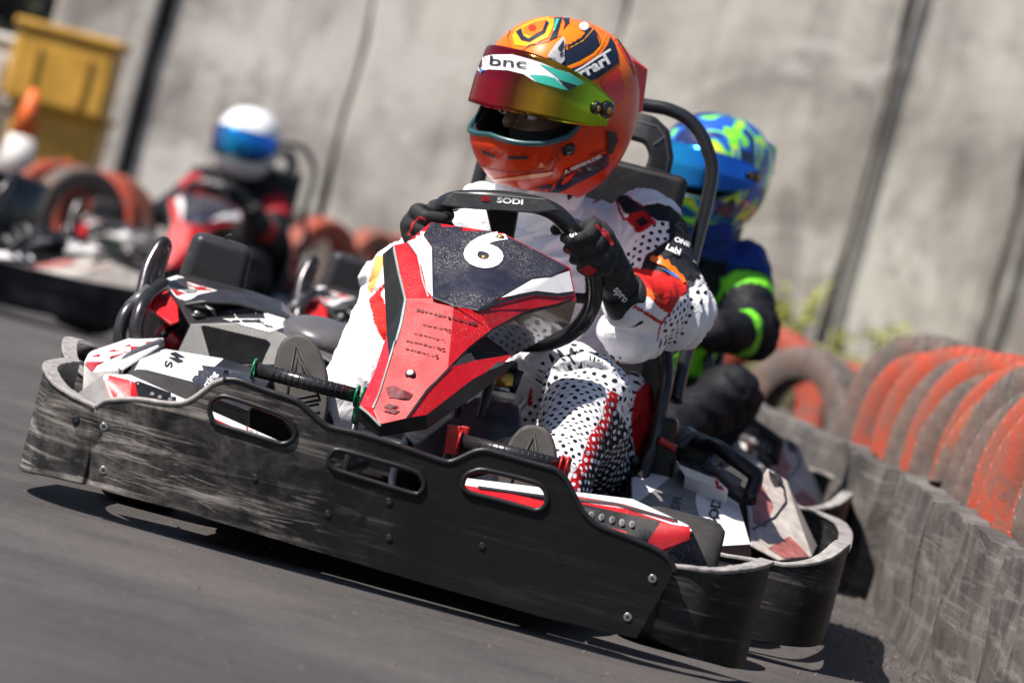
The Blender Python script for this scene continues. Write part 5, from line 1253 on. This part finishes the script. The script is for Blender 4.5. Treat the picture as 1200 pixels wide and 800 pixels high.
# helmet
HM = Matrix.Translation(K(652, 126, 1.0)) @ Matrix.Rotation(R(-36), 4, 'Z') @ Matrix.Rotation(R(4), 4, 'X') @ Matrix.Rotation(R(0), 4, 'Y') @ Matrix.Diagonal((.975, .99, 1.09, 1))
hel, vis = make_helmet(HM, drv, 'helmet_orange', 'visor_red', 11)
thm = bvh([hel]); tv = bvh([vis])
h5 = lambda p: Z(p, 540, 0, 5.4545); h6 = lambda p: Z(p, 540, 120, 5.4545)
def hd(name, polys, mat, off=.0012, tree=None, par=None): return decal(name, poly_bm(polys), tree or thm, mat, par or hel, step=5, off=off)
hd('paint_navy', [h5([(480, 388), (560, 368), (640, 340), (690, 315), (800, 250), (850, 180), (870, 225), (890, 290), (840, 340), (760, 388), (610, 448), (560, 425)])], 'helm_navy')
hd('paint_black', [h5([(630, 470), (720, 435), (820, 398), (900, 340), (935, 290), (955, 235), (985, 280), (1005, 340), (1012, 400), (940, 455), (880, 500), (800, 530), (720, 500)])], 'helm_navy')
hd('paint_black', [h5([(825, 130), (838, 125), (850, 165), (800, 250), (680, 320), (690, 290), (780, 235)])], 'helm_navy')
hd('paint_red', [h5([(905, 500), (1010, 430), (1050, 560), (1040, 640), (980, 680), (960, 560), (890, 540)])], 'helm_red')
hd('paint_red', [h5([(880, 115), (960, 165), (1060, 200), (1100, 260), (1110, 420), (1080, 420), (1010, 300), (940, 200)])], 'helm_red')
hd('paint_line', [h5(p) for p in line_poly([(870, 115), (950, 190), (1020, 280), (1080, 380), (1110, 480)], 7)], 'black_print', .002)
hd('paint_line', [h5(p) for p in line_poly([(700, 474), (780, 430), (870, 370), (955, 318)], 13)], 'helm_white', .002)
hd('paint_line', [h5(p) for p in line_poly([(610, 458), (760, 398), (850, 345), (900, 290), (930, 220)], 6)], 'yellow_paint', .002)
hd('paint_line', [h5(p) for p in line_poly([(690, 312), (780, 262), (845, 190), (838, 130)], 4)], 'yellow_paint', .002)
hd('paint_line', [h5(p) for p in line_poly([(850, 190), (885, 240), (895, 290)], 4)], 'black_print', .002)
hd('crest', [h5([(395, 165), (470, 128), (560, 108), (600, 95), (600, 150), (560, 240), (430, 300), (345, 290), (330, 230), (355, 190)])], 'yellow_paint', .0015)
hd('crest_orange', [h5([(400, 180), (470, 145), (545, 130), (530, 195), (450, 232), (400, 215)])], 'orange_paint', .002)
hd('crest_line', [h5([(352, 205), (388, 182), (402, 230), (432, 250), (522, 198), (545, 132), (565, 150), (538, 215), (442, 272), (388, 262)])], 'helm_navy', .0022)
hd('crest_bar', [h5([(598, 95), (658, 88), (612, 240), (562, 262), (592, 200)])], 'helm_navy', .0022)
hd('crest_bar', [h5([(612, 100), (640, 98), (600, 200), (590, 205)])], 'helm_teal', .003)
hd('crest_line', [h5([(640, 105), (660, 92), (720, 98), (735, 112), (700, 110), (672, 170), (655, 195), (665, 150)])], 'helm_navy', .0022)
hd('crest_line', [h5(p) for p in line_poly([(320, 300), (300, 240), (330, 170), (400, 120), (520, 90)], 5)], 'black_print', .002)
hd('crest_line', [h5(p) for p in line_poly([(380, 330), (440, 290), (560, 262), (640, 225)], 5)], 'black_print', .002)
hd('crest_dot', [[(540 + (458 + 26 * math.cos(a * .5)) / 5.4545, (182 + 20 * math.sin(a * .5)) / 5.4545) for a in range(13)]], 'helm_red', .003)
hd('crest_dot', [[(540 + (785 + 30 * math.cos(a * .5)) / 5.4545, (172 + 26 * math.sin(a * .5)) / 5.4545) for a in range(13)]], 'helm_white', .003)
for x, y in ((688, 296), (718, 280), (748, 263), (780, 240)): hd('paint_dash', [h5([(x - 9, y - 8), (x + 9, y - 12), (x + 9, y + 8), (x - 9, y + 12)])], 'helm_navy', .003)
hd('vent_scoop', [h5([(552, 368), (575, 330), (605, 290), (655, 238), (668, 270), (660, 330), (662, 390), (640, 412), (618, 370)])], 'silver', .005)
hd('vent_slot', [h5([(618, 318), (655, 262), (658, 300), (640, 340)]), h5([(628, 352), (655, 340), (655, 352), (634, 366)])], 'helm_navy', .007)
hd('side_mark', [h5([(165, 345), (180, 290), (215, 240), (250, 200), (240, 235), (205, 290), (195, 350)])], 'helm_navy', .002)
hd('side_mark', [h5([(180, 300), (205, 255), (235, 222), (212, 275), (195, 300)])], 'helm_white', .003)
decal('helmet_lettering', text_px('rrari', 695, 79, 12.5, -29, 1.22, bold=.035), thm, 'helm_white', hel, step=3, off=.003)
# chin
hd('chin_slot', [h6([(130, 303), (215, 342), (218, 358), (140, 326)]), h6([(298, 345), (435, 343), (425, 362), (302, 364)])], 'black_print', .002)
for ln, w in (([(600, 250), (585, 350), (560, 400), (520, 430), (420, 442), (300, 445), (180, 425), (100, 385)], 4), ([(625, 250), (610, 330), (630, 370), (600, 400), (570, 480)], 5), ([(660, 240), (645, 300), (560, 400)], 3), ([(820, 340), (940, 300)], 6), ([(150, 480), (175, 540), (200, 575)], 6)):
    hd('chin_line', [h6(p) for p in line_poly(ln, w)], 'black_print', .002)
hd('chin_black', [h6([(395, 572), (440, 552), (560, 525), (600, 530), (640, 480), (660, 430), (780, 400), (880, 345), (945, 330), (945, 400), (880, 450), (780, 500), (640, 570), (540, 605), (400, 600)])], 'helm_navy', .0015)
hd('chin_red', [h6([(640, 515), (660, 480), (735, 440), (700, 490), (650, 525)]), h6([(590, 520), (610, 500), (600, 540), (570, 570)])], 'helm_red', .0025)
hd('chin_teal', [h6([(410, 590), (450, 570), (540, 545), (520, 575), (450, 598)])], 'brush_seal', .003)
hd('chin_pink', [h6([(165, 470), (200, 490), (330, 478), (440, 460), (600, 440), (560, 470), (440, 485), (300, 500), (200, 505)])], 'helm_pink', .002)
hd('chin_mark', [h6([(495, 400), (515, 378), (545, 420), (530, 410), (500, 420)])], 'helm_pink', .003)
decal('name_lettering', text_px('A. FERNSHILDER', 683, 192, 3.6, -24, 1.25, bold=.03), thm, 'helm_white', hel, step=3, off=.003)
hd('side_black', [h6([(640, 290), (700, 280), (730, 290), (720, 330), (650, 340)])], 'black_plastic', .004); hd('side_black', [h6([(930, 180), (990, 195), (1000, 250), (960, 330), (935, 330)])], 'black_plastic', .004)
# visor print
hv = lambda name, polys, mat, off=.0012: decal(name, poly_bm(polys), tv, mat, vis, step=5, off=off)
hv('visor_strip', [h5([(95, 415), (130, 370), (200, 352), (330, 350), (440, 380), (520, 405), (600, 440), (700, 470), (790, 530), (740, 545), (690, 580), (640, 570), (480, 525), (400, 475), (300, 450), (180, 445), (85, 460)])], 'helm_white')
hv('visor_teal', [h5([(500, 408), (600, 440), (700, 472), (792, 532), (745, 550), (640, 515), (600, 480)]), h5([(440, 478), (540, 485), (600, 500), (690, 580), (640, 570), (490, 528)])], 'helm_teal', .002)
hv('visor_black', [h5([(620, 512), (745, 548), (695, 582)])], 'black_print', .0025)
hv('visor_blue', [h5([(85, 450), (150, 445), (130, 470), (70, 480)])], 'helm_blue', .0025)
decal('visor_lettering', text_px('bnc', 595.5, 73.5, 11, 5, 2.0, bold=.01), tv, 'black_print', vis, step=4, off=.003)
rebase(drv, SEAT)


# ------------------------------------------------------------------ the other karts (copies of the first) and their drivers
kart['group'] = 'racing karts on the track'; drv['group'] = 'kart drivers'
def kart_copy(F, label, without=()):
    k = copy_tree(kart); k.matrix_world = F.M; k['label'] = label
    def kill(o):
        for c in list(o.children): kill(c)
        bpy.data.objects.remove(o)
    def strip(o):
        for c in list(o.children):
            strip(c)
            if c.name.split('.')[0] in ('number', 'worn_lettering', 'worn_patch') + without: kill(c)
    strip(k); return k
F2 = Frame(F1.M @ T((-.03, 1.88, 0)) @ Matrix.Rotation(R(.6), 4, 'Z'))
F3 = Frame(T((0, 0, -.15)) @ frame(-1.40, 15.0, 6).M)
F4 = Frame(T((0, 0, -.11)) @ frame(-2.80, 12.1, 50).M)
kart_copy(F2, 'second racing kart, directly behind the number 6 kart, ridden by the blue and green driver')
kart_copy(F3, 'racing kart far behind on the left, ridden by the driver in the white helmet')
kart_copy(F4, 'racing kart with an empty seat at the far left edge, seen from its side', ('roll_hoop', 'head_rest', 'back_pad', 'hoop_post'))

def default_joints(F, off, dl=None, low=0):
    o = Vector(off); g = lambda x, y, z: Vector((x, y, z)) + o
    hl, hr = Vector((.175, 1.16, .17)), Vector((-.01, 1.16, .17)); kl, kr = Vector((.20, .78, .33)), Vector((-.06, .78, .34)); hl.x += low * .6; kl.x += low * 1.1; kl.z += low * .1; al, ar = Vector((.17, .46, .15)), Vector((-.16, .46, .15))
    Sl, Sr = g(.23, 1.16, .60), g(-.09, 1.16, .60); El, Er = g(.30, .98, .44), g(-.18, .98, .44); Wl, Wr = Vector((.185, .80, .50)), Vector((-.12, .80, .50))
    if dl: Sl, El, Wl = dl
    bones = [('hip', hr, hl, .11, .11), ('torso', (.085, 1.19, .19), Vector((.08, 1.2, .38)) + o * .5, .135, .13), ('chest', Vector((.08, 1.2, .38)) + o * .5, g(.07, 1.17, .55), .13, .105), ('chest', Sr, Sl, .068, .07), ('chest', g(.07, 1.13, .6), g(.06, 1.1, .68), .06, .06),
             ('upper_l', Sl, El, .066, .055), ('fore_l', El, Wl, .055, .038), ('upper_r', Sr, Er, .062, .055), ('fore_r', Er, Wr, .054, .036),
             ('thigh_l', hl, kl, .09, .066), ('shin_l', kl, al, .062, .046), ('thigh_r', hr, kr, .088, .062), ('shin_r', kr, ar, .060, .040)]
    return dict(bones=bones, blobs=[(kl, (.066, .055, .06))], ankles=[(al, 'l'), (ar, 'r')], hands=[(Wl, 'l'), (Wr, 'r')], it=5)
def paint_green(co, no, px, names, tt):
    n = len(co); base = np.tile((.007, .007, .010), (n, 1))
    BL, GR = (.010, .035, .22), (.16, .62, .03)
    up = np.isin(names, ['upper_l', 'upper_r']); ch = np.isin(names, ['chest', 'torso']); z = co[:, 2]
    base[up & (tt < .25)] = BL; base[up & (tt > .3) & (tt < .5)] = GR; fo = np.isin(names, ['fore_l', 'fore_r']); base[fo & (tt > .25) & (tt < .42)] = GR
    
    base[ch & (z > .62)] = BL; base[ch & (z > .50) & (z < .54)] = GR; base[ch & (z > .36) & (z < .42)] = GR; base[ch & (z < .24)] = BL
    th = np.isin(names, ['thigh_l', 'thigh_r']); base[th & (tt < .2)] = BL; base[th & (tt > .2) & (tt < .3)] = GR
    return base, base.copy()
def paint_red(co, no, px, names, tt):
    n = len(co); base = np.tile((.007, .007, .009), (n, 1)); ch = names == 'chest'
    up = np.isin(names, ['upper_l', 'upper_r']); fo = np.isin(names, ['fore_l', 'fore_r'])
    base[up & (tt < .5)] = (.30, .012, .02); base[fo & (tt > .5) & (tt < .8)] = (.30, .012, .02)
    return base, base.copy()
def other_driver(F, J, paint, hm, hpos, yaw, pitch, label, raise_deg=2, scale=1.0, vis='visor_blue'):
    r = empty('person', F.M, label, 'person', 'kart drivers')
    make_suit('suit', J, paint, r, .009, 1.4, False, F)
    for w, s in J['hands']:
        q, t_ = rim_near(w + Vector((0, -.08, .02))); t_ = t_ if t_.z > 0 else -t_
        fingers(r, w, q, t_, WC - q, 'glove_black', s, .0045)
    for a, s in J['ankles']:
        shoe(r, a + Vector((0, -.06, .10)), a + Vector((0, -.05, -.12)), a, .088)
    M = T(hpos) @ Matrix.Rotation(R(yaw), 4, 'Z') @ Matrix.Rotation(R(pitch), 4, 'X') @ Matrix.Scale(scale, 4)
    make_helmet(M, r, hm, vis, raise_deg, 120, 70, F)
    rebase(r, SEAT); return r
h2 = F2.at(836, 202, 1.12)
s2 = (F2.at(868, 320, 1.16), F2.at(882, 390, 1.02), F2.at(832, 388, .80))
J2 = default_joints(F2, (h2.x - .04, 0, .0), s2, .15)
k2 = F2.at(850, 470, .86)
other_driver(F2, J2, paint_green, 'helmet_swirl', h2, -30, 4, 'second driver, in blue, black and neon green suit with swirling green and blue helmet', 2, .94)
h3 = F3.at(290, 168, 1.12); h3.z -= .0
J3 = default_joints(F3, (h3.x - .06, 0, min(0, h3.z - .80)))
other_driver(F3, J3, paint_red, 'helm_white', h3, -6, 2, 'distant driver in white helmet with blue visor and red and black suit', 2, 1.08)
